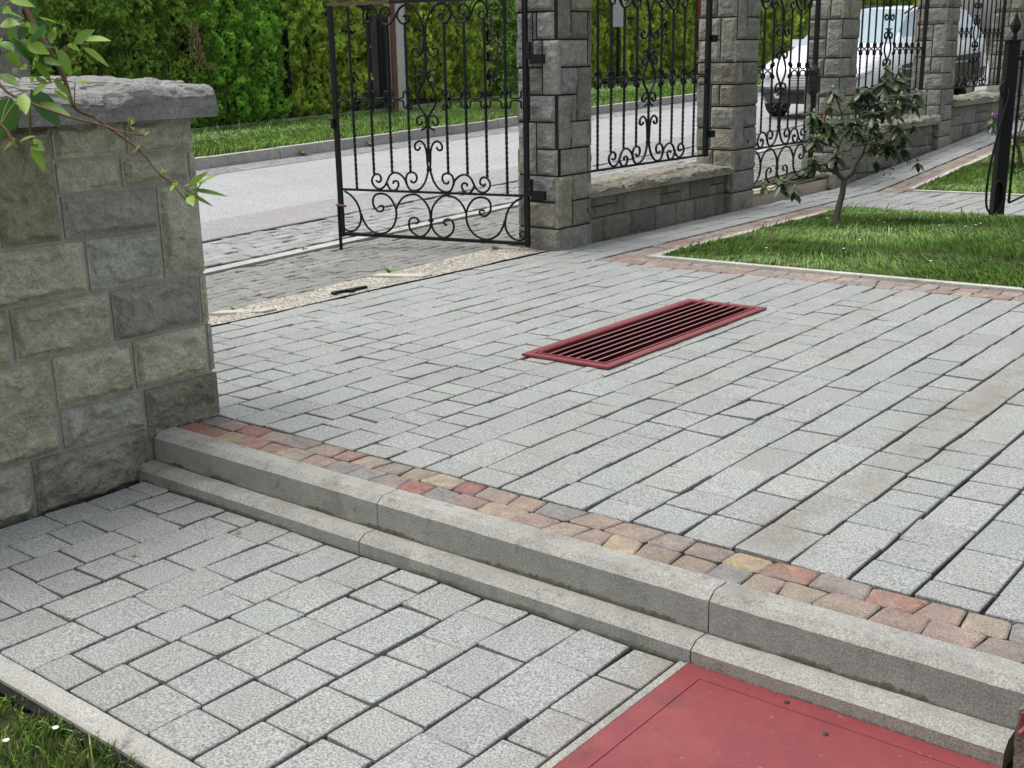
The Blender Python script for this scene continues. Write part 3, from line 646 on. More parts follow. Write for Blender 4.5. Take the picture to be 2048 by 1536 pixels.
# ------------------------------------------------------------------ grate, hatch, gate stop
g = empty('drain_grate', ((GR[0]+GR[1])/2, (GR[2]+GR[3])/2, 0), math.radians(.6), 'long red painted steel grate let into the grey paving', 'grate')
cx, cy = (GR[0]+GR[1])/2, (GR[2]+GR[3])/2
wx, wy = (GR[1]-GR[0])/2, (GR[3]-GR[2])/2
up = lambda V: V+np.stack([V[:, 0]*0, V[:, 0]*0, SX*(V[:, 0]+cx)], -1)
def ringbox(mb, wx, wy, t, z0, z1, fn):
    mb.box(-wx, wx, -wy, -wy+t, z0, z1, fn=fn); mb.box(-wx, wx, wy-t, wy, z0, z1, fn=fn); mb.box(-wx, -wx+t, -wy+t, wy-t, z0, z1, fn=fn); mb.box(wx-t, wx, -wy+t, wy-t, z0, z1, fn=fn)
mb = MB(); ringbox(mb, wx, wy, .034, .003, .011, up); mb.build('frame', M['red'], g)
mb = MB(); ringbox(mb, wx-.042, wy-.042, .009, -.025, .012, up); mb.build('rim', M['red'], g)
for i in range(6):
    x = -wx+.051+(2*wx-.102)*(i+1)/7; mb = MB(); mb.box(x-.003, x+.003, -wy+.052, wy-.052, -.03, .0095, (.022, .008, .009), fn=up); mb.box(x-.003, x+.003, -wy+.052, wy-.052, .0097, .0115, (.40, .16, .16), fn=up); mb.build('slat', M['slat'], g)  # shade between slats painted dark on the sides, sky sheen pale on tops
mb = MB(); a, b, d = wx-.045, wy-.045, -.45
V = np.array([(x, y, z) for z in (d, -.012) for y in (-b, b) for x in (-a, a)]); mb.add(up(V), np.array([(0, 1, 3, 2), (0, 4, 5, 1), (2, 3, 7, 6), (0, 2, 6, 4), (1, 5, 7, 3)])); mb.build('pit', mat('pit', (.012, .005, .005), .9), g)
h = empty('floor_hatch', (-.7, 1.5, -.146), 0, 'red painted steel hatch lying flat at the foot of the steps', 'hatch')
uh = lambda V: V+np.stack([V[:, 0]*0, V[:, 0]*0, SX*V[:, 0]], -1)
mb = MB()
X0, X1, Y0, Y1 = -.415, .50, -.75, .432; i0, i1, j0, j1 = -.361, .44, -.70, .386
mb.box(X0, i0-.0025, Y0, Y1, -.02, .006, fn=uh); mb.box(i1+.0025, X1, Y0, Y1, -.02, .006, fn=uh); mb.box(i0-.0025, i1+.0025, j1+.0025, Y1, -.02, .006, fn=uh); mb.box(i0-.0025, i1+.0025, Y0, j0-.0025, -.02, .006, fn=uh); mb.build('frame', M['red'], h)
mb = MB(); mb.box(i0, i1, j0, j1, -.02, .0065, fn=uh); mb.build('lid', M['red'], h)
for x, y in ((-.178, .408), (-.069, .347)):
    mb = MB(); lathe(mb, [(.001, .0095), (.004, .009), (.006, .0066)], (x, y, SX*x), 10); mb.build('screw', M['plastic'], h)
mb = MB(); mb.box(-1.136, -1.118, .8, 1.934, -.03, .004, (.27, .265, .24), lambda V: V+np.stack([V[:, 0]*0, V[:, 0]*0, zl(V[:, 0])], -1)); st(mb.build('hatch_surround', M['kerb']))
mb = MB(); mb.box(-.11, .11, -.011, .011, 0, .012); mb.box(-.12, -.10, -.03, -.012, 0, .01); mb.box(-.02, .02, -.03, -.012, 0, .012)
o = mb.build('gate_stop', M['iron']); o.location = (-4.405, 4.06, -.062); o.rotation_euler[2] = math.radians(84); tag(o, 'short dark iron bar fixed across the gravel strip under the gateway', 'gate stop')
# rough post at the right end of the steps
po = empty('concrete_post', (-.33, 2.0, -.14), 0, 'rough pebbly concrete post at the right end of the steps', 'post')
mb = MB(); rockslab(mb, -.452, -.20, 1.905, 2.12, -.30, .022, res=.012, amp=.012, seed=8, col=(.16, .145, .125), off=po.location); mb.build('shaft', M['conglomerate'], po)
mb = MB(); mb.box(-.116, -.08, -.104, -.090, .108, .142); tube(mb, [(-.10, -.10, .125), (-.112, -.122, .112)], .0045, 8); mb.build('bracket', M['red'], po)

# ------------------------------------------------------------------ iron post with railing
ph = math.atan2(.63, .776)
p = empty('iron_post', (-2.503, 8.39, -.04), ph, 'black square iron post with pointed finial and long looped strap, at the lawn edge', 'post')
mb = MB(); mb.box(-.038, .038, -.038, .038, -.05, 1.176); mb.box(-.05, .05, -.05, .05, 1.176, 1.186); mb.build('shaft', M['iron'], p)
mb = MB(); lathe(mb, [(.018, 1.186), (.016, 1.21), (.012, 1.225), (.034, 1.255), (.036, 1.28), (.022, 1.31), (.008, 1.35), (.001, 1.36)], (0.01, 0, 0), 4); mb.build('finial', M['iron'], p)
mb = MB()
tube(mb, crom([(-.045, -.02, .82), (-.058, -.02, .86), (-.055, -.02, .90), (-.04, -.02, .915), (-.02, -.02, .90), (-0.012, -.03, .86), (-.015, -.045, .824), (-.03, -.05, .742), (-.057, -.05, .593), (-.083, -.05, .442), (-.1, -.05, .29), (-.101, -.05, .154), (-.09, -.05, .078), (-.062, -.05, .036), (-.027, -.05, .035), (.005, -.05, .09), (.012, -.05, .169), (-.002, -.05, .238), (-.031, -.05, .255), (-.045, -.05, .22)], 5), .0065, 6, flat=2.4); mb.build('strap', M['iron'], p, smooth=True)
mb = MB(); mb.box(-.05, -.036, -.055, -.04, -.04, .034); mb.build('foot', M['iron'], p)
ra = MB(); tube(ra, [(.078, 0, .10), (.078, 0, 1.12)], .010, 4); tube(ra, [(.038, 0, 1.055), (.16, 0, 1.12), (.35, 0, 1.19), (.75, 0, 1.24)], .014, 6); tube(ra, [(.078, 0, .10), (.75, 0, .42)], .008, 6); tube(ra, crom([(.078, 0, .345), (.085, 0, .369), (.1, 0, .352), (.09, 0, .335), (.082, 0, .325), (.108, 0, .304), (.167, 0, .333), (.30, 0, .42), (.42, 0, .60)], 5), .005, 6)
tube(ra, [(.75, 0, .0), (.75, 0, 1.25)], .012, 4); tube(ra, crom([(.078, 0, .70), (.11, 0, .66), (.15, 0, .70), (.13, 0, .74), (.2, 0, .80), (.3, 0, .7)], 5), .005, 6); ra.build('railing', M['iron'], p)

# ------------------------------------------------------------------ vegetation helpers
def blades(mb, P, h, w, lean, cols, seed=1):
    n = len(P); r = np.random.default_rng(seed); a = r.uniform(0, 2*math.pi, n); d = np.stack([np.cos(a), np.sin(a), 0*a], -1); b = r.uniform(0, 2*math.pi, n); e = np.stack([np.cos(b), np.sin(b), 0*b], -1)
    h = h[:, None]; w = w[:, None]; l = (lean*r.uniform(.1, 1, n))[:, None]*h; U = np.array([0, 0, 1.])
    p0 = P-e*w; p1 = P+e*w; m = P+U*h*.55+d*l*.35; q0 = m-e*w*.8; q1 = m+e*w*.8; tp = P+U*h*(1-.35*np.clip(l/h, 0, 1)**2)+d*l
    V = np.stack([p0, p1, q1, q0, tp], 1).reshape(-1, 3); i = np.arange(n)[:, None]*5
    Q = i+np.array([[0, 1, 2, 3]]); T = i+np.array([[3, 2, 4]])
    mb.V.append(V); mb.F.setdefault(4, []).append((Q+mb.n, cols)); mb.F.setdefault(3, []).append((T+mb.n, cols)); mb.n += len(V)
def gcols(r, n, P, base=(.10, .19, .035)):
    t = fbm(np.stack([P[:, 0]*3, P[:, 1]*3, P[:, 0]*0], -1), 3)[:, None]; k = r.uniform(0, 1, (n, 1))
    c = np.array(base)*(0.75+.5*t)*(.35+1.3*k*k+.2*k)*(1+r.normal(0, .10, (n, 3))); c = np.clip(c, .01, 1); yel = r.uniform(0, 1, n) < .09; c[yel] = np.array((.24, .24, .08))*r.uniform(.7, 1.1, (yel.sum(), 1)); return c
def grass(name, x0, x1, y0, y1, n, hr, zf, seed, w=.0022, lean=.9, base=(.10, .19, .035), tall=0, mask=None):
    r = np.random.default_rng(seed); x = r.uniform(x0, x1, n); y = r.uniform(y0, y1, n)
    if mask is not None: k = mask(x, y); x, y = x[k], y[k]
    n = len(x); P = np.stack([x, y, zf(x, y)-.006], -1)
    c = fbm(np.stack([x*5, y*5, x*0+seed], -1), 3); hh = hr[0]+(hr[1]-hr[0])*np.clip((c-.3)*2.2, 0, 1)*r.uniform(.4, 1.1, n)
    if tall: k = r.uniform(0, 1, n) < tall; hh[k] *= r.uniform(1.4, 2.2, k.sum())
    mb = MB(); blades(mb, P, hh, np.full(n, w)*r.uniform(.7, 1.4, n), lean, gcols(r, n, P, base), seed); o = mb.build(name, M['grass']); o['kind'] = 'stuff'
    tag(o, None, 'grass'); return o
zg = lambda x, y: zt(x, y)
o = grass('grass', -3.60, -.9, 5.765, 8.33, 40000, (.030, .058), zg, 3, tall=.03, w=.0044, lean=.8, base=(.185, .32, .075)); o['label'] = 'short lawn with white daisies under the rhododendron'
o = grass('grass', -3.60, -1.6, 9.77, 14.5, 34000, (.034, .068), zg, 4, w=.006, tall=.02, lean=.8, base=(.185, .32, .075)); o['label'] = 'far lawn rising beyond the narrow paved path'
o = grass('grass', -2.9, -1.5, .55, 1.018, 9000, (.02, .075), lambda x, y: zl(x)-.018, 5, w=.0022, tall=.02, mask=lambda x, y: fbm(np.stack([x*7, y*7, x*0], -1), 3) > .46, base=(.15, .25, .05)); o['label'] = 'patchy worn grass with bare soil in the bottom left corner'
o = grass('grass', -15.25, -10.94, 6, 30, 80000, (.04, .15), zv, 6, w=.008, base=(.20, .35, .08), tall=.03); o['label'] = 'roadside grass verge between the street kerb and the hedge'
# daisies
def daisies(name, pts, zf, r, label, h=.05):
    mb = MB()
    for x, y in pts:
        z = float(zf(x, y))+h*random.uniform(.8, 1.3); k = 7; a = np.arange(k)/k*6.283; V = np.vstack([[x, y, z+r*.25], np.stack([x+r*np.cos(a), y+r*np.sin(a), z+0*a], -1)])
        mb.add(V, np.array([(0, 1+i, 1+(i+1) % k) for i in range(k)]), (.75, .75, .70)); tube(mb, [(x, y, z), (x+.004, y, z-h)], .0009, 3, (.1, .2, .04), cap=False)
    o = mb.build(name, mat('daisy', None, .7)); o['kind'] = 'stuff'; tag(o, label, 'flowers')
daisies('daisies', [(-3.0+random.gauss(0, .3), 7.7+random.gauss(0, .35)) for _ in range(14)]+[(random.uniform(-3.3, -1.6), random.uniform(5.9, 8.1)) for _ in range(12)], zg, .008, 'small white daisies scattered through the lawn')
daisies('daisies', [(random.uniform(-12.5, -11), random.uniform(7, 20)) for _ in range(60)], zv, .013, 'small white daisies scattered through the roadside verge', .09)
daisies('daisies', [(-2.30, .93), (-1.99, .99), (-2.01, .90)], lambda x, y: zl(x)-.03, .007, 'white daisy heads in the bottom left corner grass', .03)

# thuja hedge
def ell_leaf(mb, base, tip, w, col, nrm=None, fold=.25, droop=0, seg=4, pw=1.0):
    b = np.array(base, float); t = np.array(tip, float); d = t-b; l = np.linalg.norm(d); d /= l
    n = np.array(nrm if nrm is not None else (0, 0, 1.), float); s = np.cross(d, n); s /= np.linalg.norm(s)+1e-9; n = np.cross(s, d)
    V = []; 
    for i in range(seg+1):
        u = i/seg; ww = w*.5*math.sin(math.pi*min(1, (u**.8)))**pw+.0004; c = b+d*l*u-np.array([0, 0, droop*l*u*u]); V += [c-s*ww+n*ww*fold, c, c+s*ww+n*ww*fold]
    F = []
    for i in range(seg):
        k = i*3; F += [(k, k+1, k+4, k+3), (k+1, k+2, k+5, k+4)]
    mb.add(np.array(V), np.array(F), col)
def thuja_mesh(seed, H, R, base, n, up=.55, ll=.055, lw=.013, taper=.25, lump=.22):
    r = np.random.default_rng(seed); z = r.uniform(0.02, 1, n)*H; a = r.uniform(0, 2*math.pi, n)
    prof = lambda zz: R*(1-taper*(zz/H)**1.6)*np.clip((H-zz)/.35, 0.02, 1)**.5*np.clip(.65+zz*1.4, 0, 1)
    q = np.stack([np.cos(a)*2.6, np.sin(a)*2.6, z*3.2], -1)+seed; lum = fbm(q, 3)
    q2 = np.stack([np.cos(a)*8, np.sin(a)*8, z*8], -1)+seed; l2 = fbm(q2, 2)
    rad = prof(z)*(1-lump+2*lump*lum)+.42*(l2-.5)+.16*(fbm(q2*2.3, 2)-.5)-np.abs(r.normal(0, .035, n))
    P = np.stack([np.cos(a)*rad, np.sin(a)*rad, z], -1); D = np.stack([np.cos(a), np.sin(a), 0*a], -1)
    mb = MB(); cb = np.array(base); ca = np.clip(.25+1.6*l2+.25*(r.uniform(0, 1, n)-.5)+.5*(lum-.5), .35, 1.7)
    for k in range(4):
        d = D*.8+np.array([0, 0, up+.25])+r.normal(0, .45, (n, 3)); d /= np.linalg.norm(d, axis=1)[:, None]
        s = np.cross(d, r.normal(0, 1, (n, 3))); s /= np.linalg.norm(s, axis=1)[:, None]
        L_ = ll*r.uniform(.6, 1.3, (n, 1)); w = lw*r.uniform(.6, 1.3, (n, 1)); m = P+d*L_*.55
        V = np.stack([P-d*.01, m+s*w, P+d*L_, m-s*w], 1).reshape(-1, 3); F = np.arange(n)[:, None]*4+np.arange(4)[None]
        hue = np.stack([1+.25*r.normal(0, 1, n)*.5, np.ones(n), 1+0*ca], -1)
        mb.add(V, F, np.clip(cb*ca[:, None]*hue, .003, .9))
    crown = mb
    core = MB(); A, B = np.meshgrid(np.linspace(0, 2*math.pi, 25), np.linspace(0, 1, 17)); zz = B*H*.97
    q = np.stack([np.cos(A)*2.6, np.sin(A)*2.6, zz*3.2], -1)+seed; rr = prof(zz)*(1-lump+2*lump*fbm(q, 3))*.66
    V = np.stack([np.cos(A)*rr, np.sin(A)*rr, zz], -1); i = np.arange(16)[:, None]*25+np.arange(24)[None]
    crown.add(V.reshape(-1, 3), np.stack([i, i+1, i+26, i+25], -1).reshape(-1, 4), np.array(base)*.8)
    tr = MB(); tube(tr, [(0, 0, -.05), (.01, 0, .3), (0, .01, 1.0)], [.05, .04, .03], 7, (.10, .07, .05))
    return crown, tr
TH = {}
for key, seed, base, n, kw in (('dark', 1, (.26, .41, .085), 15000, {}), ('dark2', 2, (.31, .46, .095), 15000, {}), ('green', 3, (.27, .48, .085), 16000, dict(ll=.055, lump=.16)), ('gold', 4, (.38, .50, .10), 14000, dict(up=1.0, ll=.075, lump=.3)), ('gold2', 5, (.44, .53, .11), 14000, dict(up=1.0, ll=.075, lump=.3))):
    cr, tr = thuja_mesh(seed, 3.0, .80 if key != 'green' else .78, base, n, **kw)
    a = cr.build('crown', M['thuja']); b = tr.build('trunk', M['bark']); TH[key] = (a.data, b.data); bpy.data.objects.remove(a); bpy.data.objects.remove(b)
def thuja(key, x, y, s, rz, label, sz=None):
    z = float(SZ(y))-.05; e = empty('thuja', (x, y, z), rz, label, 'hedge shrub', 'thuja shrubs of the roadside hedge'); e.scale = (s, s, sz or s)
    for nm, me in zip(('crown', 'trunk'), TH[key]):
        o = bpy.data.objects.new(nm, me); C.objects.link(o); o.parent = e
    return e
HX = -16.12
plan = [(6.6, 'dark', 'dark green thuja hidden mostly behind the leafy twigs at the far left'), (7.5, 'dark2', 'dark green thuja above the left end of the capstones'), (8.35, 'dark', 'dark green thuja, second from the left above the wall'), (9.2, 'dark2', 'dark green thuja above the middle of the left wall capstone'),
        (10.05, 'dark', 'dark green thuja just left of the brown dead sprig'), (10.85, 'dark2', 'dark green thuja carrying the brown dead sprig'), (11.75, 'green', 'fresh green thuja right of the dead sprig, against the black fence frame'), (12.5, 'green', 'fresh green thuja overhanging the right corner of the wall capstone'),
        (13.75, 'gold', 'yellow-green thuja just left of the open gate leaf'), (14.35, 'gold2', 'yellow-green thuja behind the left edge of the open gate leaf'), (15.9, 'gold', 'yellow-green thuja immediately right of the concrete utility pole'), (16.7, 'gold2', 'yellow-green thuja behind the centre of the open gate leaf'),
        (17.5, 'gold', 'yellow-green thuja left of the light leafy shrub'), (19.6, 'dark2', 'thuja hidden mostly behind the driveway gate pillar'), (20.6, 'dark', 'dark thuja behind the right side of the gate pillar'), (21.6, 'gold', 'yellow-green thuja beside the grey sign plate'),
        (22.6, 'gold2', 'yellow-green thuja seen left of centre through the first fence panel'), (23.6, 'gold2', 'yellow-green thuja seen in the middle of the first fence panel'), (24.6, 'gold', 'yellow-green thuja left of the red brick pillar'), (25.6, 'gold2', 'yellow-green thuja touching the red brick pillar'),
        (27.4, 'gold', 'thuja mostly hidden behind the second stone pillar'), (28.7, 'gold2', 'yellow-green thuja at the left of the small gate'), (30, 'gold', 'yellow-green thuja seen through the middle of the small gate'), (31.3, 'gold2', 'yellow-green thuja at the right of the small gate'),
        (32.7, 'gold', 'thuja behind the pillar with the black lock cover'), (34.2, 'dark2', 'green thuja above the bonnet of the silver car'), (35.8, 'dark', 'green thuja above the windscreen of the silver car'), (37.5, 'dark2', 'green thuja above the front of the car roof'), (39.4, 'dark', 'green thuja above the middle of the car roof'), (41.5, 'gold', 'thuja behind the fourth pillar'), (43.8, 'green', 'bright thuja at the far right end of the hedge')]
for i, (y, key, lab) in enumerate(plan):
    s = 1.0+.05*math.sin(i*2.3)+(y > 26)*.22; thuja(key, HX+.12*math.sin(i*1.7)-(y > 26)*.4+(.20 if key == 'green' else 0), y, s, i*1.3, lab)
# light leafy shrub beside the gate pillar
e = empty('leafy_shrub', (-15.6, 18.55, float(SZ(18.5))), 0, 'light green broad-leaved shrub growing beside the gate pillar across the street', 'shrub')
mb = MB(); r = np.random.default_rng(9)
for _ in range(2600):
    a = r.uniform(0, 6.28); z = r.uniform(.1, 2.6); R_ = .72*(.75+.5*float(vn(np.array([math.cos(a)*2, math.sin(a)*2, z*3]))))*min(1, .5+z); R_ *= r.uniform(.75, 1.05)
    b = np.array([math.cos(a)*R_, math.sin(a)*R_, z]); d = np.array([math.cos(a), math.sin(a), -.5])+r.normal(0, .4, 3); d /= np.linalg.norm(d)
    ell_leaf(mb, b, b+d*r.uniform(.06, .10), .035, np.array((.13, .26, .06))*r.uniform(.6, 1.3), nrm=(math.cos(a)*.5, math.sin(a)*.5, 1), seg=2)
mb.build('foliage', M['leaf'], e); mb = MB()
for k in range(6): a = k*1.05; tube(mb, [(0, 0, 0), (.2*math.cos(a), .2*math.sin(a), 1), (.5*math.cos(a), .5*math.sin(a), 2.2)], [.03, .02, .008], 6, (.12, .09, .06))
mb.build('stems', M['bark'], e)
# brown dead sprig
mb = MB(); r = np.random.default_rng(4); tube(mb, [(0, 0, .03), (.01, .01, -.3), (0, -.02, -.62)], [.006, .005, .002], 5, (.2, .12, .08))
for _ in range(130):
    u = r.uniform(0, 1); b = np.array([r.normal(0, .03+.05*u), r.normal(0, .04+.07*u), -u*.62]); d = np.array([r.normal(.3, .3), r.normal(0, .5), -1]); d /= np.linalg.norm(d)
    ell_leaf(mb, b, b+d*r.uniform(.05, .12), .02, np.array((.22, .13, .085))*r.uniform(.6, 1.3), nrm=(1, .1, .2), seg=2)
o = mb.build('dead_sprig', M['bark']); o.location = (-15.12, 11.12, 1.66); tag(o, 'brown dried sprig hanging in the green hedge beside the black fence post', 'dead branch')

# hedge fence, plinth, pole, dark gate, sign, brick pillar
def hf(y0, y1, zt_, label):
    e = empty('hedge_fence', (-15.46, (y0+y1)/2, float(SZ(y0))), 0, label, 'fence', 'black metal fence panels along the hedge'); dz = e.location[2]; w = (y1-y0)/2
    for s in (-1, 1): mb = MB(); mb.box(-.025, .025, s*w-.03, s*w+.03, 0, zt_-dz); mb.build('post', M['iron'], e)
    mb = MB(); mb.box(-.02, .02, -w+.03, w-.03, zt_-dz-.04, zt_-dz); mb.build('rail', M['iron'], e); mb = MB(); mb.box(-.02, .02, -w+.03, w-.03, .12, .17); mb.build('rail', M['iron'], e)
    mb = MB()
    for y in np.arange(-w+.15, w-.05, .24): mb.box(-.006, .006, y-.006, y+.006, .17, zt_-dz-.04)
    mb.build('bars', M['iron'], e)
hf(11.25, 13.15, 1.575, 'black fence panel behind the fresh green hedge right of the dead sprig')
hf(13.6, 14.7, 1.585, 'black fence panel half overgrown left of the utility pole')
hf(15.8, 18.3, 1.63, 'black fence panel behind the open gate leaf')
hf(21.8, 24.9, 1.92, 'black fence panel in the hedge beside the grey sign plate')
hf(9.0, 11.15, 1.5, 'black fence panel buried in the dark left part of the hedge')
mb = MB()
for y in np.arange(4, 46, 2.0): mb.box(-15.40, -15.24, y+.004, y+1.996, -.4, .06, (.27, .265, .24), lambda V: V+np.stack([V[:, 0]*0, V[:, 0]*0, SZ(V[:, 1])], -1))
tag(mb.build('plinth_wall', M['concrete']), 'low weathered concrete plinth along the foot of the hedge', 'low wall')
e = empty('utility_pole', (-15.1, 15.38, float(SZ(15.4))-.1), 0, 'pale concrete pole with a rusty pipe strapped to its left side', 'pole')
mb = MB(); mb.box(-.09, .09, -.105, .125, 0, 7, (.50, .485, .45)); mb.build('shaft', M['concrete'], e); mb = MB(); tube(mb, [(.05, -.155, 0), (.05, -.155, 5.5)], .045, 10, (.13, .06, .045)); mb.build('pipe', mat('rusty_pipe', (.15, .065, .05), .7, .4, mott=((6, .3),)), e)
mb = MB(); mb.box(-.1, .11, -.12, .09, 1.99, 2.2, (.55, .5, .3)); mb.build('band', mat('pale_tape', (.55, .47, .25), .7), e)
e = empty('dark_gate', (-15.22, 15.02, float(SZ(15))), 0, 'dark sheet metal gate panel in the hedge left of the concrete pole', 'gate')
mb = MB(); mb.box(-.02, .02, -.20, .26, .15, 1.62); mb.build('sheet', M['dark'], e); mb = MB(); mb.box(-.03, .035, -.235, -.20, 0, 1.68); mb.box(-.03, .035, .26, .295, 0, 1.68); mb.box(.02, .03, -.02, .02, .2, 1.6); mb.build('frame', M['iron'], e)
e = empty('roadside_sign', (-15.1, 22.32, float(SZ(22))), 0, 'plain grey sign plate on a dark post, seen through the first fence panel', 'sign')
mb = MB(); mb.box(0, .02, -.26, .26, 1.30, 2.4); mb.build('plate', M['plate'], e); mb = MB(); mb.box(-.05, -.001, -.05+.08, .05+.08, 0, 2.3); mb.build('post', M['iron'], e)
e = empty('brick_pillar', (-15.25, 26.45, float(SZ(26))), 0, 'red brick gate pillar with lighter orange top, left of the second stone pillar', 'pillar')
mb = MB()
for k in range(26):
    c = np.array((.22, .055, .03))*random.uniform(.8, 1.25) if k < 17 else np.array((.36, .10, .035)); z = k*.085
    for a, b in ((-.2, -.002), (.002, .2)) if k % 2 else ((-.2, -.102), (-.098, .1), (.104, .2)): mb.box(-.2, .2, a, b, z, z+.078, c)
mb.build('bricks', M['brick'], e); mb = MB(); mb.box(-.19, .19, -.19, .19, -.1, 2.2, (.2, .19, .17)); mb.build('mortar', M['mortar'], e); mb = MB(); mb.box(-.25, .25, -.25, .25, 2.21, 2.29, (.35, .12, .05)); mb.build('cap', M['brick'], e)

# ------------------------------------------------------------------ rhododendrons
WH = [(-3.32, 7.419, 0.855), (-3.232, 7.669, 0.848), (-3.087, 7.698, 0.883), (-3.06, 7.864, 0.9), (-2.959, 7.931, 0.819), (-3.353, 7.229, 0.687), (-3.258, 7.253, 0.624), (-3.365, 7.656, 0.637), (-3.199, 7.459, 0.657), (-3.091, 7.547, 0.697), (-3.204, 7.858, 0.57), (-2.99, 7.738, 0.611), (-3.477, 7.529, 0.538), (-3.286, 7.435, 0.434), (-3.424, 7.401, 0.388), (-3.57, 7.235, 0.262), (-3.028, 7.761, 0.493), (-2.999, 7.909, 0.455), (-3.045, 7.688, 0.512), (-3.294, 7.708, 0.774), (-3.14, 7.785, 0.751), (-2.934, 7.615, 0.808), (-3.24, 7.686, 0.565), (-3.118, 7.663, 0.497)]
def whorl(mb, bud, c, r, n=11, L_=.118, light=False):
    n = int(n*1.5)
    c = np.array(c)
    for i in range(n):
        a = i/n*6.283*2.4+r.uniform(0, .5); dn = -.35-1.2*r.uniform(0, 1)**1.3 if i % 3 else r.uniform(-.15, .45); d = np.array([math.cos(a), math.sin(a), dn]); d /= np.linalg.norm(d); l = L_*r.uniform(.7, 1.1)
        ell_leaf(mb, c-np.array([0, 0, .012*(i % 3)]), c+d*l, l*.35, np.array((.055, .092, .042) if r.uniform() < .8 else (.10, .12, .045))*r.uniform(.7, 1.35), nrm=(0, 0, 1), fold=-.18, droop=.28, seg=5, pw=.62)
    tube(bud, [c+[0, 0, -.005], c+[0, 0, .012], c+[0, 0, .026]], [.006, .010, .002], 6, (.33, .38, .17))
def br(mb, pts, r0, r1, col=(.075, .066, .045), k=7): Q = crom(pts, 4); tube(mb, Q, np.linspace(r0, r1, len(Q)), k, col)
o3 = np.array([-3.204, 7.34, -.05]); rh = empty('rhododendron', tuple(o3), 0, 'small rhododendron tree with drooping dark leaves growing from the near lawn', 'shrub', 'rhododendrons')
r = np.random.default_rng(21); tr = MB(); S = lambda L_: [np.array(q)-o3 for q in L_]
br(tr, S([(-3.204, 7.34, -0.06), (-3.219, 7.364, 0.051), (-3.213, 7.413, 0.17), (-3.216, 7.443, 0.262)]), .027, .018)
L1 = [(-3.216, 7.443, 0.262), (-3.273, 7.441, 0.311), (-3.325, 7.433, 0.331), (-3.351, 7.451, 0.365)]; L2 = [(-3.26, 7.428, 0.30), (-3.29, 7.453, 0.382), (-3.297, 7.507, 0.472), (-3.293, 7.573, 0.57)]; R1 = [(-3.217, 7.445, 0.262), (-3.187, 7.511, 0.309), (-3.187, 7.557, 0.363), (-3.173, 7.621, 0.432), (-3.175, 7.671, 0.502)]; R2 = [(-3.179, 7.491, 0.311), (-3.091, 7.592, 0.314), (-3.046, 7.664, 0.339), (-2.995, 7.729, 0.329)]
LLb = [(-3.33, 7.40, 0.318), (-3.438, 7.317, 0.343), (-3.497, 7.28, 0.299), (-3.535, 7.263, 0.262), (-3.57, 7.235, 0.254)]
for P_, a, b in ((L1, .016, .008), (L2, .011, .006), (R1, .014, .007), (R2, .006, .003), (LLb, .005, .003)): br(tr, S(P_), a, b)
nodes = [np.array(q) for q in L1[1:]+L2[1:]+R1[1:]]
for wv in WH:
    if wv == WH[15]: continue
    q = np.array(wv); s_ = min(nodes, key=lambda p_: np.linalg.norm(p_-q)+(.6 if p_[2] > q[2] else 0)); m = (s_+q)/2+np.array([r.normal(0, .02), r.normal(0, .02), -.02]); br(tr, S([s_, m, q]), .006, .0035, (.07, .07, .04), 5); nodes.append(m)
tr.build('trunk', M['bark'], rh, smooth=True)
lf = MB(); bd = lf
for wv in WH: whorl(lf, bd, np.array(wv)-o3, r, n=12)
for _ in range(30): q = WH[r.integers(0, 24)]; whorl(lf, bd, np.array(q)-o3+r.normal(0, .055, 3)-[0, 0, .02], r, n=6, L_=.095)
lf.build('foliage', M['leaf'], rh, smooth=True)
dd = MB()
for c0, n, sp in (((-3.383, 7.462, .689), 5, .035), ((-3.02, 7.70, .335), 14, .05)):
    for _ in range(n): b = np.array(c0)-o3+r.normal(0, sp*.6, 3); d = r.normal(0, .5, 3)+[0, 0, -.6]; d /= np.linalg.norm(d); ell_leaf(dd, b, b+d*(.08 if n == 5 else .03), .022 if n == 5 else .012, np.array((.30, .13, .055) if n == 5 else (.13, .06, .04))*r.uniform(.7, 1.2), seg=3)
dd.build('dead_leaves', M['bark'], rh)
o4 = np.array([-3.135, 11.127, .04]); r2 = empty('rhododendron', tuple(o4), ph, 'rhododendron with one purple bloom half hidden behind the black iron post', 'shrub', 'rhododendrons')
tr = MB(); lf = MB(); bd = lf; w2_ = [(-.312, 0, .40), (-.27, .1, .47), (-.02, .05, .50), (.05, -.05, .44), (.02, .1, .30), (-.05, -.1, .60), (.12, 0, .62), (.2, .1, .5), (.15, -.1, .33), (.3, 0, .45)]
br(tr, [(0, 0, -.05), (-.03, 0, .12), (-.063, 0, .222), (-.08, 0, .30)], .022, .012)
for q in w2_: br(tr, [(-.07, 0, .26), (q[0]*.5-.03, q[1]*.5, .28+(q[2]-.28)*.5-.03), q], .007, .003, (.10, .10, .05), 5); whorl(lf, bd, q, r, n=11, L_=.10)
tr.build('trunk', M['bark'], r2, smooth=True); lf.build('foliage', M['leaf'], r2, smooth=True)
fl = MB()
for _ in range(14): d = r.normal(0, 1, 3); d[2] = abs(d[2]); d /= np.linalg.norm(d); ell_leaf(fl, (-.27, .0, .46), np.array((-.27, .0, .46))+d*.045, .026, np.array((.42, .08, .55))*r.uniform(.8, 1.2), seg=3)
fl.build('flower', M['leafy'], r2)

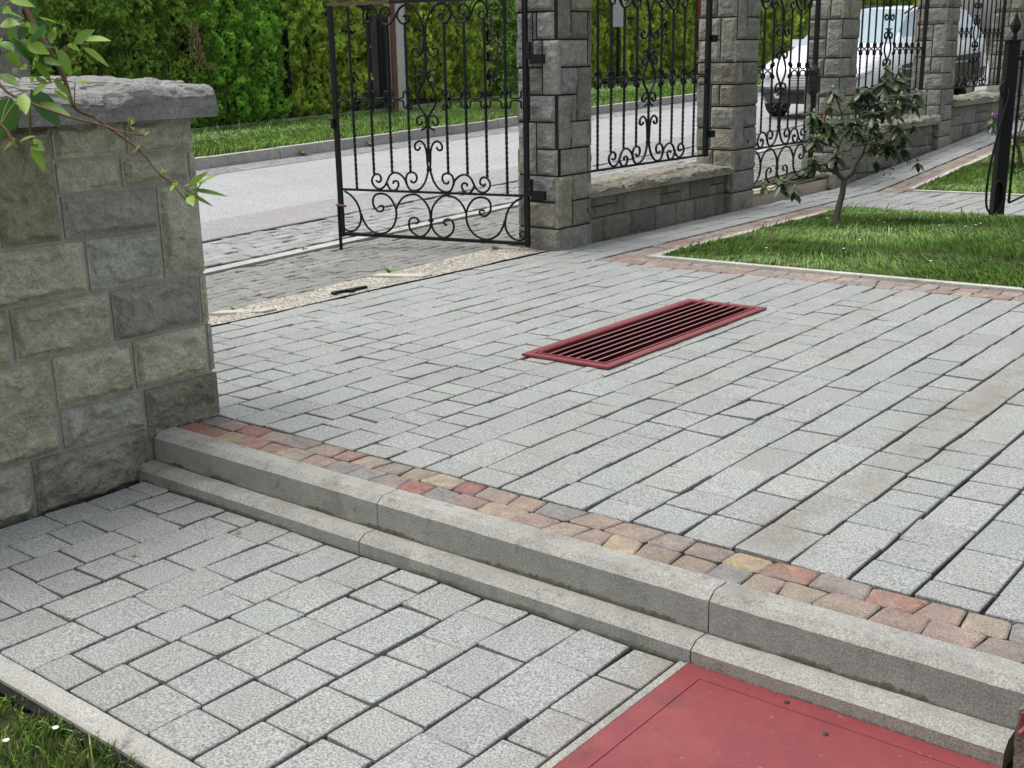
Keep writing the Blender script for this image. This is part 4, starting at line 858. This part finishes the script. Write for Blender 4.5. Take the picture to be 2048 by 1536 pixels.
# ------------------------------------------------------------------ foreground twigs
LV = [((-1.157, 0.698, 1.113), (-1.136, 0.71, 1.128), 0.0084), ((-1.151, 0.704, 1.116), (-1.112, 0.712, 1.117), 0.0073), ((-1.15, 0.702, 1.108), (-1.139, 0.724, 1.09), 0.0094), ((-1.168, 0.687, 1.106), (-1.155, 0.687, 1.081), 0.0084), ((-1.163, 0.693, 1.111), (-1.16, 0.705, 1.106), 0.0063), ((-1.195, 0.67, 1.122), (-1.2, 0.678, 1.099), 0.0084), ((-1.205, 0.666, 1.132), (-1.191, 0.685, 1.122), 0.0115), ((-1.224, 0.656, 1.147), (-1.219, 0.68, 1.14), 0.0136), ((-1.221, 0.653, 1.132), (-1.201, 0.664, 1.134), 0.0126), ((-1.206, 0.658, 1.112), (-1.199, 0.676, 1.101), 0.0084), ((-1.195, 0.666, 1.112), (-1.174, 0.678, 1.104), 0.0105), ((-1.186, 0.658, 1.066), (-1.172, 0.679, 1.029), 0.0178), ((-1.102, 0.59, 1.062), (-1.119, 0.584, 1.026), 0.0193), ((-1.094, 0.598, 1.064), (-1.073, 0.588, 1.048), 0.0087), ((-1.183, 0.658, 1.061), (-1.159, 0.663, 1.074), 0.0063), ((-1.176, 0.661, 1.053), (-1.139, 0.673, 1.043), 0.0073), ((-1.166, 0.674, 1.066), (-1.169, 0.692, 1.055), 0.0063), ((-1.15, 0.689, 1.073), (-1.134, 0.7, 1.075), 0.0047), ((-1.168, 0.676, 1.076), (-1.157, 0.686, 1.06), 0.0052), ((-1.185, 0.661, 1.074), (-1.181, 0.657, 1.081), 0.0052), ((-1.176, 0.646, 1.011), (-1.161, 0.649, 0.985), 0.0073), ((-1.175, 0.647, 1.011), (-1.16, 0.651, 1.006), 0.0084), ((-1.088, 0.586, 1.02), (-1.072, 0.594, 1.027), 0.0058), ((-1.177, 0.645, 1.013), (-1.17, 0.656, 1.013), 0.0073), ((-1.092, 0.584, 1.022), (-1.103, 0.576, 1.013), 0.0039), ((-1.101, 0.58, 1.031), (-1.107, 0.591, 1.016), 0.0043), ((-1.041, 0.739, 0.965), (-1.034, 0.761, 0.982), 0.0042), ((-1.039, 0.74, 0.962), (-1.022, 0.775, 0.956), 0.0063), ((-1.044, 0.738, 0.966), (-1.037, 0.764, 0.971), 0.0063), ((-1.05, 0.734, 0.97), (-1.072, 0.739, 0.961), 0.0047), ((-1.043, 0.736, 0.96), (-1.024, 0.756, 0.947), 0.0042), ((-1.039, 0.738, 0.956), (-1.022, 0.731, 0.949), 0.0073), ((-1.03, 0.75, 0.97), (-1.03, 0.773, 0.978), 0.0037), ((-1.032, 0.748, 0.967), (-1.044, 0.765, 0.973), 0.0031), ((-1.052, 0.731, 0.967), (-1.062, 0.745, 0.967), 0.0042), ((-1.102, 0.573, 1.013), (-1.119, 0.564, 0.994), 0.0144), ((-1.213, 0.641, 1.082), (-1.184, 0.646, 1.072), 0.0084), ((-1.212, 0.649, 1.102), (-1.209, 0.666, 1.091), 0.0073), ((-1.217, 0.665, 1.157), (-1.199, 0.682, 1.152), 0.0094), ((-1.218, 0.649, 1.115), (-1.197, 0.652, 1.107), 0.0084)]
m0 = [(-1.24, 0.69, 1.164), (-1.219, 0.693, 1.127), (-1.199, 0.698, 1.096), (-1.188, 0.7, 1.075), (-1.175, 0.7, 1.047), (-1.156, 0.711, 1.036), (-1.132, 0.724, 1.017), (-1.111, 0.735, 0.999), (-1.095, 0.741, 0.978), (-1.08, 0.748, 0.965), (-1.062, 0.755, 0.943)]
m1 = [(-1.204, 0.611, 1.127), (-1.171, 0.618, 1.072), (-1.145, 0.633, 1.055), (-1.124, 0.647, 1.045), (-1.103, 0.661, 1.037), (-1.084, 0.675, 1.031), (-1.07, 0.684, 1.025), (-1.049, 0.699, 1.02)]
m2 = [(-1.109, 0.551, 1.042), (-1.086, 0.568, 1.037), (-1.075, 0.572, 1.023), (-1.068, 0.574, 1.014)]
ob = np.array([-1.62, .38, -.18]); e = empty('leafy_shrub', tuple(ob), 0, 'foreground shrub reaching thin twigs of fresh green leaves in from the top left', 'shrub')
mb = MB(); S = lambda L_: [np.array(q)-ob for q in L_]; BC = (.17, .10, .065)
br(mb, S([(-1.62, .38, -.2), (-1.55, .44, .3), (-1.42, .52, .8), (-1.35, .60, 1.15), (-1.31, .66, 1.26), (-1.26, .69, 1.22), m0[0]]), .010, .0035, BC); br(mb, S(m0[:6]), .0033, .0018, BC, 6); br(mb, S(m0[5:]), .0018, .0007, BC, 5)
br(mb, S([(-1.42, .52, .8), (-1.30, .57, 1.08), m1[0]]), .005, .002, BC, 6); br(mb, S(m1), .0017, .0006, BC, 5); br(mb, S([(-1.30, .50, .85), (-1.16, .53, 1.02), m2[0]]+m2[1:]), .003, .0007, BC, 5); br(mb, S([(-1.5, .46, .5), (-1.38, .49, .72), (-1.30, .50, .85)]), .005, .003, BC, 5)
for b, t, w in LV:   # petioles
    c = min(m0+m1+m2, key=lambda q: np.linalg.norm(np.array(q)-np.array(b))); 
    if np.linalg.norm(np.array(c)-np.array(b)) < .07: br(mb, S([c, (np.array(c)+np.array(b))/2+[0, 0, .002], b]), .0007, .0005, (.20, .22, .06), 4)
mb.build('stems', M['bark'], e, smooth=True)
mb = MB(); r = np.random.default_rng(2)
for i, (b, t, w) in enumerate(LV):
    big = w > .011; col = np.array((.055, .14, .035) if big and i > 9 else (.27, .44, .05) if i % 3 else (.17, .33, .04))*r.uniform(.85, 1.15)
    ell_leaf(mb, np.array(b)-ob, np.array(t)-ob, w*1.3, col, nrm=np.array([.45, -.45, .75])+r.normal(0, .25, 3), fold=.28, droop=.08, seg=7)
for _ in range(46):
    c = np.array((-1.205, .668, 1.125))+r.normal(0, 1, 3)*np.array([.018, .018, .032]); d = r.normal(0, 1, 3)+[.4, .2, -.3]; d /= np.linalg.norm(d); ell_leaf(mb, c-ob, c+d*r.uniform(.015, .032)-ob, .009, np.array((.17, .32, .035) if r.uniform() < .6 else (.05, .13, .03)), nrm=r.normal(0, .5, 3)+[.4, -.4, .6], seg=5)
for c in ((-1.049, .699, 1.02), (-1.06, .69, 1.03), (-1.115, .73, 1.0), (-1.09, .744, .975)):
    for _ in range(5): d = r.normal(0, 1, 3)+[.6, .3, .4]; d /= np.linalg.norm(d); ell_leaf(mb, np.array(c)-ob, np.array(c)+d*.009-ob, .0025, (.36, .36, .12), seg=3)
mb.build('leaves', M['leafy'], e, smooth=True)

# weeds and litter
def weed(x, y, z, s, label):
    mb = MB(); r = np.random.default_rng(int(abs(x*997)))
    for i in range(11): a = i*2.4; d = np.array([math.cos(a), math.sin(a), r.uniform(.4, 1.6)]); d /= np.linalg.norm(d); ell_leaf(mb, (0, 0, 0), d*s*r.uniform(.7, 1.1), s*.22, np.array((.14, .27, .05))*r.uniform(.7, 1.2), droop=.3)
    o = mb.build('weed', M['leaf']); o.location = (x, y, z); tag(o, label, 'weed', 'weeds in the paving joints')
weed(-4.66, 4.60, -.075, .075, 'upright green weed beside the gravel strip near the iron gate stop'); weed(-4.64, 3.50, -.10, .05, 'flat green weed beside the gravel strip close to the left wall')
weed(-4.64, 5.52, -.075, .07, 'green weed at the foot of the gate pillar under the open gate')
weed(-10.76, 9.3, .01, .12, 'green weed in the gutter of the far kerb left of the gate leaf'); weed(-10.76, 10.4, .04, .12, 'green weed in the gutter of the far kerb behind the gate edge')
weed(-5.95, 5.1, -.13, .05, 'low green weed on the pale kerb line left of the gate foot')
def litter(x, y, z, s, col, label):
    mb = MB()
    for i in range(4): a = i*1.7+.3; ell_leaf(mb, (0, 0, .003), (s*math.cos(a), s*math.sin(a), .006+.004*(i % 2)), s*.5, col, seg=3)
    o = mb.build('fallen_leaf', M['leaf']); o.location = (x, y, z); tag(o, label, 'leaf', 'fallen leaves on the lower paving')
litter(-2.604, 1.571, float(zl(-2.604))+.001, .013, (.42, .20, .05), 'curled orange leaf on the lower paving nearer the lawn edge'); litter(-2.50, 1.835, float(zl(-2.5))+.001, .011, (.26, .22, .06), 'yellowish leaf scrap on the lower paving close to the steps')

# ------------------------------------------------------------------ car
car = empty('parked_car', (-7.12, 15.15, float(SZ(15.15))), 0, 'silver car with dark lower sides parked in the street behind the fence', 'car'); car.rotation_euler = (math.atan(.031), 0, 0)
#          y    w    zb   zm   belt  topw  topz
ST = [(0.00, .55, .30, .45, .58, .45, .62), (.04, .70, .24, .45, .64, .55, .70), (.16, .80, .22, .46, .72, .62, .79), (.40, .84, .22, .47, .78, .66, .86), (.75, .86, .22, .48, .83, .68, .93), (1.05, .87, .22, .49, .88, .70, .985),
      (1.35, .87, .22, .50, .90, .665, 1.16), (1.70, .87, .22, .50, .92, .63, 1.34), (2.05, .87, .22, .50, .93, .61, 1.42), (2.9, .87, .22, .50, .94, .61, 1.46), (3.7, .87, .22, .50, .95, .60, 1.45), (4.3, .86, .24, .50, .97, .585, 1.40), (4.65, .83, .28, .50, .96, .57, 1.25), (4.8, .76, .32, .50, .88, .56, .98), (4.85, .6, .38, .5, .7, .45, .75)]
sec = []
for y, w, zb_, zm, bl, tw, tz in ST:
    H_ = [(0, zb_), (w*.9, zb_), (w*.985, zb_+.08), (w, zm), (w*.99, (zm+bl)/2), (w*.955, bl), (tw+.035, bl+(tz-bl)*.72 if tz-bl > .15 else bl+(tz-bl)*.5), (tw, tz-.03 if tz-bl > .15 else bl+(tz-bl)*.75), (tw*.6, tz), (0, tz+.012)]
    sec.append([(x, y, z) for x, z in H_])
sec = np.array(sec); full = np.concatenate([sec, sec[:, -2:0:-1]*np.array([-1, 1, 1])], 1); k = full.shape[1]
def patch(mb, i0, i1, j0, j1, off=0):
    for i in range(i0, i1):
        for j in range(j0, j1):
            q = [full[i, j % k], full[i, (j+1) % k], full[i+1, (j+1) % k], full[i+1, j % k]]
            n = np.cross(q[1]-q[0], q[3]-q[0]); n = -n/(np.linalg.norm(n)+1e-9); cc = np.mean(q, 0)-np.array([0, 1.9, .6])
            if n@cc < 0: n = -n
            mb.add(np.array(q)+n*off, np.array([(0, 1, 2, 3)]))
n = len(ST)
mb = MB(); V = full.reshape(-1, 3); i = np.arange(n-1)[:, None]*k; j = np.arange(k)[None]; j2 = (j+1) % k
mb.add(V, {4: np.stack([i+j, i+k+j, i+k+j2, i+j2], -1).reshape(-1, 4)}); mb.F[k] = [(np.array([list(range(k)), list(range((n-1)*k, n*k))[::-1]]), np.ones((2, 3)))]
mb.build('body', M['car'], car, smooth=True)
for a, b in ((0, 3), (15, 18)):
    mb = MB(); patch(mb, 0, n-1, a, b, .004); mb.build('cladding', M['dark'], car)
for a, b in ((3, 4), (14, 15)):
    mb = MB(); patch(mb, 5, 11, a, b, .004); mb.build('door', M['dark'], car)
mb = MB(); patch(mb, 5, 8, 7, 11, .004); mb.build('windscreen', M['glass'], car)
for a, b in ((5, 7), (11, 13)):
    mb = MB(); patch(mb, 6, 11, a, b, .004); mb.build('side_window', M['glass'], car)
for s in (-1, 1):
    mb = MB(); mb.box(s*.84-.07, s*.84+.07, 1.30, 1.40, .94, 1.05); mb.build('mirror', M['car'], car)
    mb = MB(); tube(mb, [(s*.60, .00, .60), (s*.70, .05, .61), (s*.79, .20, .66)], [.045, .055, .03], 8); mb.build('headlight', M['lamp'], car, smooth=True)
    for y in (.68, 3.85):
        wh = MB(); A = np.linspace(0, 2*math.pi, 25)
        prof = [(.0, s*.70), (.28, s*.70), (.31, s*.72), (.31, s*.845), (.29, s*.868), (.20, s*.870)]
        V = np.array([[(x, y+rr*math.cos(a), .31+rr*math.sin(a)) for a in A[:-1]] for rr, x in prof]); kk = 24; ii = np.arange(len(prof)-1)[:, None]*kk; jj = np.arange(kk)[None]
        wh.add(V.reshape(-1, 3), np.stack([ii+jj, ii+(jj+1) % kk, ii+kk+(jj+1) % kk, ii+kk+jj], -1).reshape(-1, 4)); w_ = wh.build('wheel', M['rubber'], car, smooth=True)
        rm = MB(); V = np.array([[(x, y+rr*math.cos(a), .31+rr*math.sin(a)) for a in A[:-1]] for rr, x in ((.001, s*.855), (.08, s*.862), (.20, s*.868))]); ii = np.arange(2)[:, None]*kk; rm.add(V.reshape(-1, 3), np.stack([ii+jj, ii+(jj+1) % kk, ii+kk+(jj+1) % kk, ii+kk+jj], -1).reshape(-1, 4)); rm.build('rim', M['chrome'], w_)
for q in range(5):
    mb = MB(); mb.box(-.30, .30, -.012, .02, .46+q*.035, .475+q*.035); mb.build('grille_slat', M['chrome'], car)
mb = MB(); mb.box(-.42, .42, -.006, .03, .27, .40); mb.build('air_intake', M['plastic'], car)
mb = MB(); tube(mb, [(-.74, .10, .40), (-.55, -.02, .41), (0, -.05, .41), (.55, -.02, .41), (.74, .10, .40), (.84, .3, .41)], .045, 8); mb.build('bumper', M['plastic'], car, smooth=True)
for s in (-1, 1):
    mb = MB(); tube(mb, [(s*.872, 1.1, .62), (s*.876, 2.1, .63), (s*.872, 4.2, .62)], .012, 6); mb.build('side_trim', M['chrome'], car)
    mb = MB(); tube(mb, [(s*.60, 1.72, 1.36), (s*.59, 2.1, 1.45), (s*.58, 3.2, 1.485), (s*.57, 4.1, 1.44)], .015, 6); mb.build('roof_rail', M['plastic'], car)

# ------------------------------------------------------------------ unseen building added behind the camera to shade kerb fronts and lower path
e = empty('shade_house', (4.2, -4.6, -.2), 0, 'unseen pale building added behind the viewpoint to shade the foreground', 'shade_house')
mb = MB(); mb.box(-3.4, 4, -2, 2.1, 0, 4.2, (.42, .40, .36)); mb.build('wall', M['concrete'], e)
mb = MB(); mb.add(np.array([(-3.9, -2.6, 4.1), (4.5, -2.6, 4.1), (4.5, 2.8, 4.1), (-3.9, 2.8, 4.1), (-3.9, 0, 6.2), (4.5, 0, 6.2)]), [(0, 1, 5, 4), (2, 3, 4, 5), (0, 4, 3), (1, 2, 5), (3, 2, 1, 0)], (.16, .06, .045)); mb.build('roof', M['brick'], e)
for x in (-2.2, .6):
    mb = MB(); mb.box(x, x+1.2, 2.08, 2.13, 1.0, 2.3, (.6, .6, .58)); wd = mb.build('window', M['concrete'], e); mb = MB(); mb.box(x+.08, x+1.12, 2.1, 2.14, 1.08, 2.22); mb.build('pane', M['glass'], wd)

# ------------------------------------------------------------------ camera, light
y_, p_, r_ = math.radians(39.33934), math.radians(15.70792), math.radians(-.99983)
f = Vector((-math.sin(y_)*math.cos(p_), math.cos(y_)*math.cos(p_), -math.sin(p_))); rr = Vector((math.cos(y_), math.sin(y_), 0)); uu = rr.cross(f)
R_ = rr*math.cos(r_)+uu*math.sin(r_); U_ = -rr*math.sin(r_)+uu*math.cos(r_)
cd = bpy.data.cameras.new('Camera'); cam = bpy.data.objects.new('Camera', cd); C.objects.link(cam); scn.camera = cam
m = Matrix((R_, U_, -f)).transposed().to_4x4(); m.translation = Vector((0, 0, 1.09097)); cam.matrix_world = m
cd.sensor_fit = 'HORIZONTAL'; cd.sensor_width = 36; cd.lens = 2325.375/2048*36; cd.clip_start = .05; cd.clip_end = 1000
cd.dof.use_dof = True; cd.dof.focus_distance = 3.8; cd.dof.aperture_fstop = 40
AZ, EL = math.radians(205), math.radians(68)       # azimuth of the sun measured from +X, counter-clockwise
sd = Vector((math.cos(AZ)*math.cos(EL), math.sin(AZ)*math.cos(EL), math.sin(EL)))
ld = bpy.data.lights.new('Sun', 'SUN'); ld.energy = 1.05; ld.angle = math.radians(48); ld.color = (1, .97, .92)
lo = bpy.data.objects.new('Sun', ld); C.objects.link(lo); lo.rotation_euler = sd.to_track_quat('Z', 'Y').to_euler()
w = bpy.data.worlds.new('World'); scn.world = w; w.use_nodes = True; nt = w.node_tree; bg = nt.nodes['Background']; bg.inputs['Strength'].default_value = .15
sk = nt.nodes.new('ShaderNodeTexSky'); sk.sky_type = 'NISHITA'; sk.sun_disc = False; sk.sun_elevation = EL; sk.sun_rotation = math.pi/2-AZ; sk.air_density = 1.0; sk.dust_density = 5.0; sk.ozone_density = .6
hs = nt.nodes.new('ShaderNodeHueSaturation'); hs.inputs['Saturation'].default_value = .35; nt.links.new(sk.outputs[0], hs.inputs['Color']); nt.links.new(hs.outputs[0], bg.inputs['Color'])
scn.view_settings.view_transform = 'Standard'; scn.view_settings.look = 'None'; scn.view_settings.exposure = .62; scn.view_settings.gamma = 1
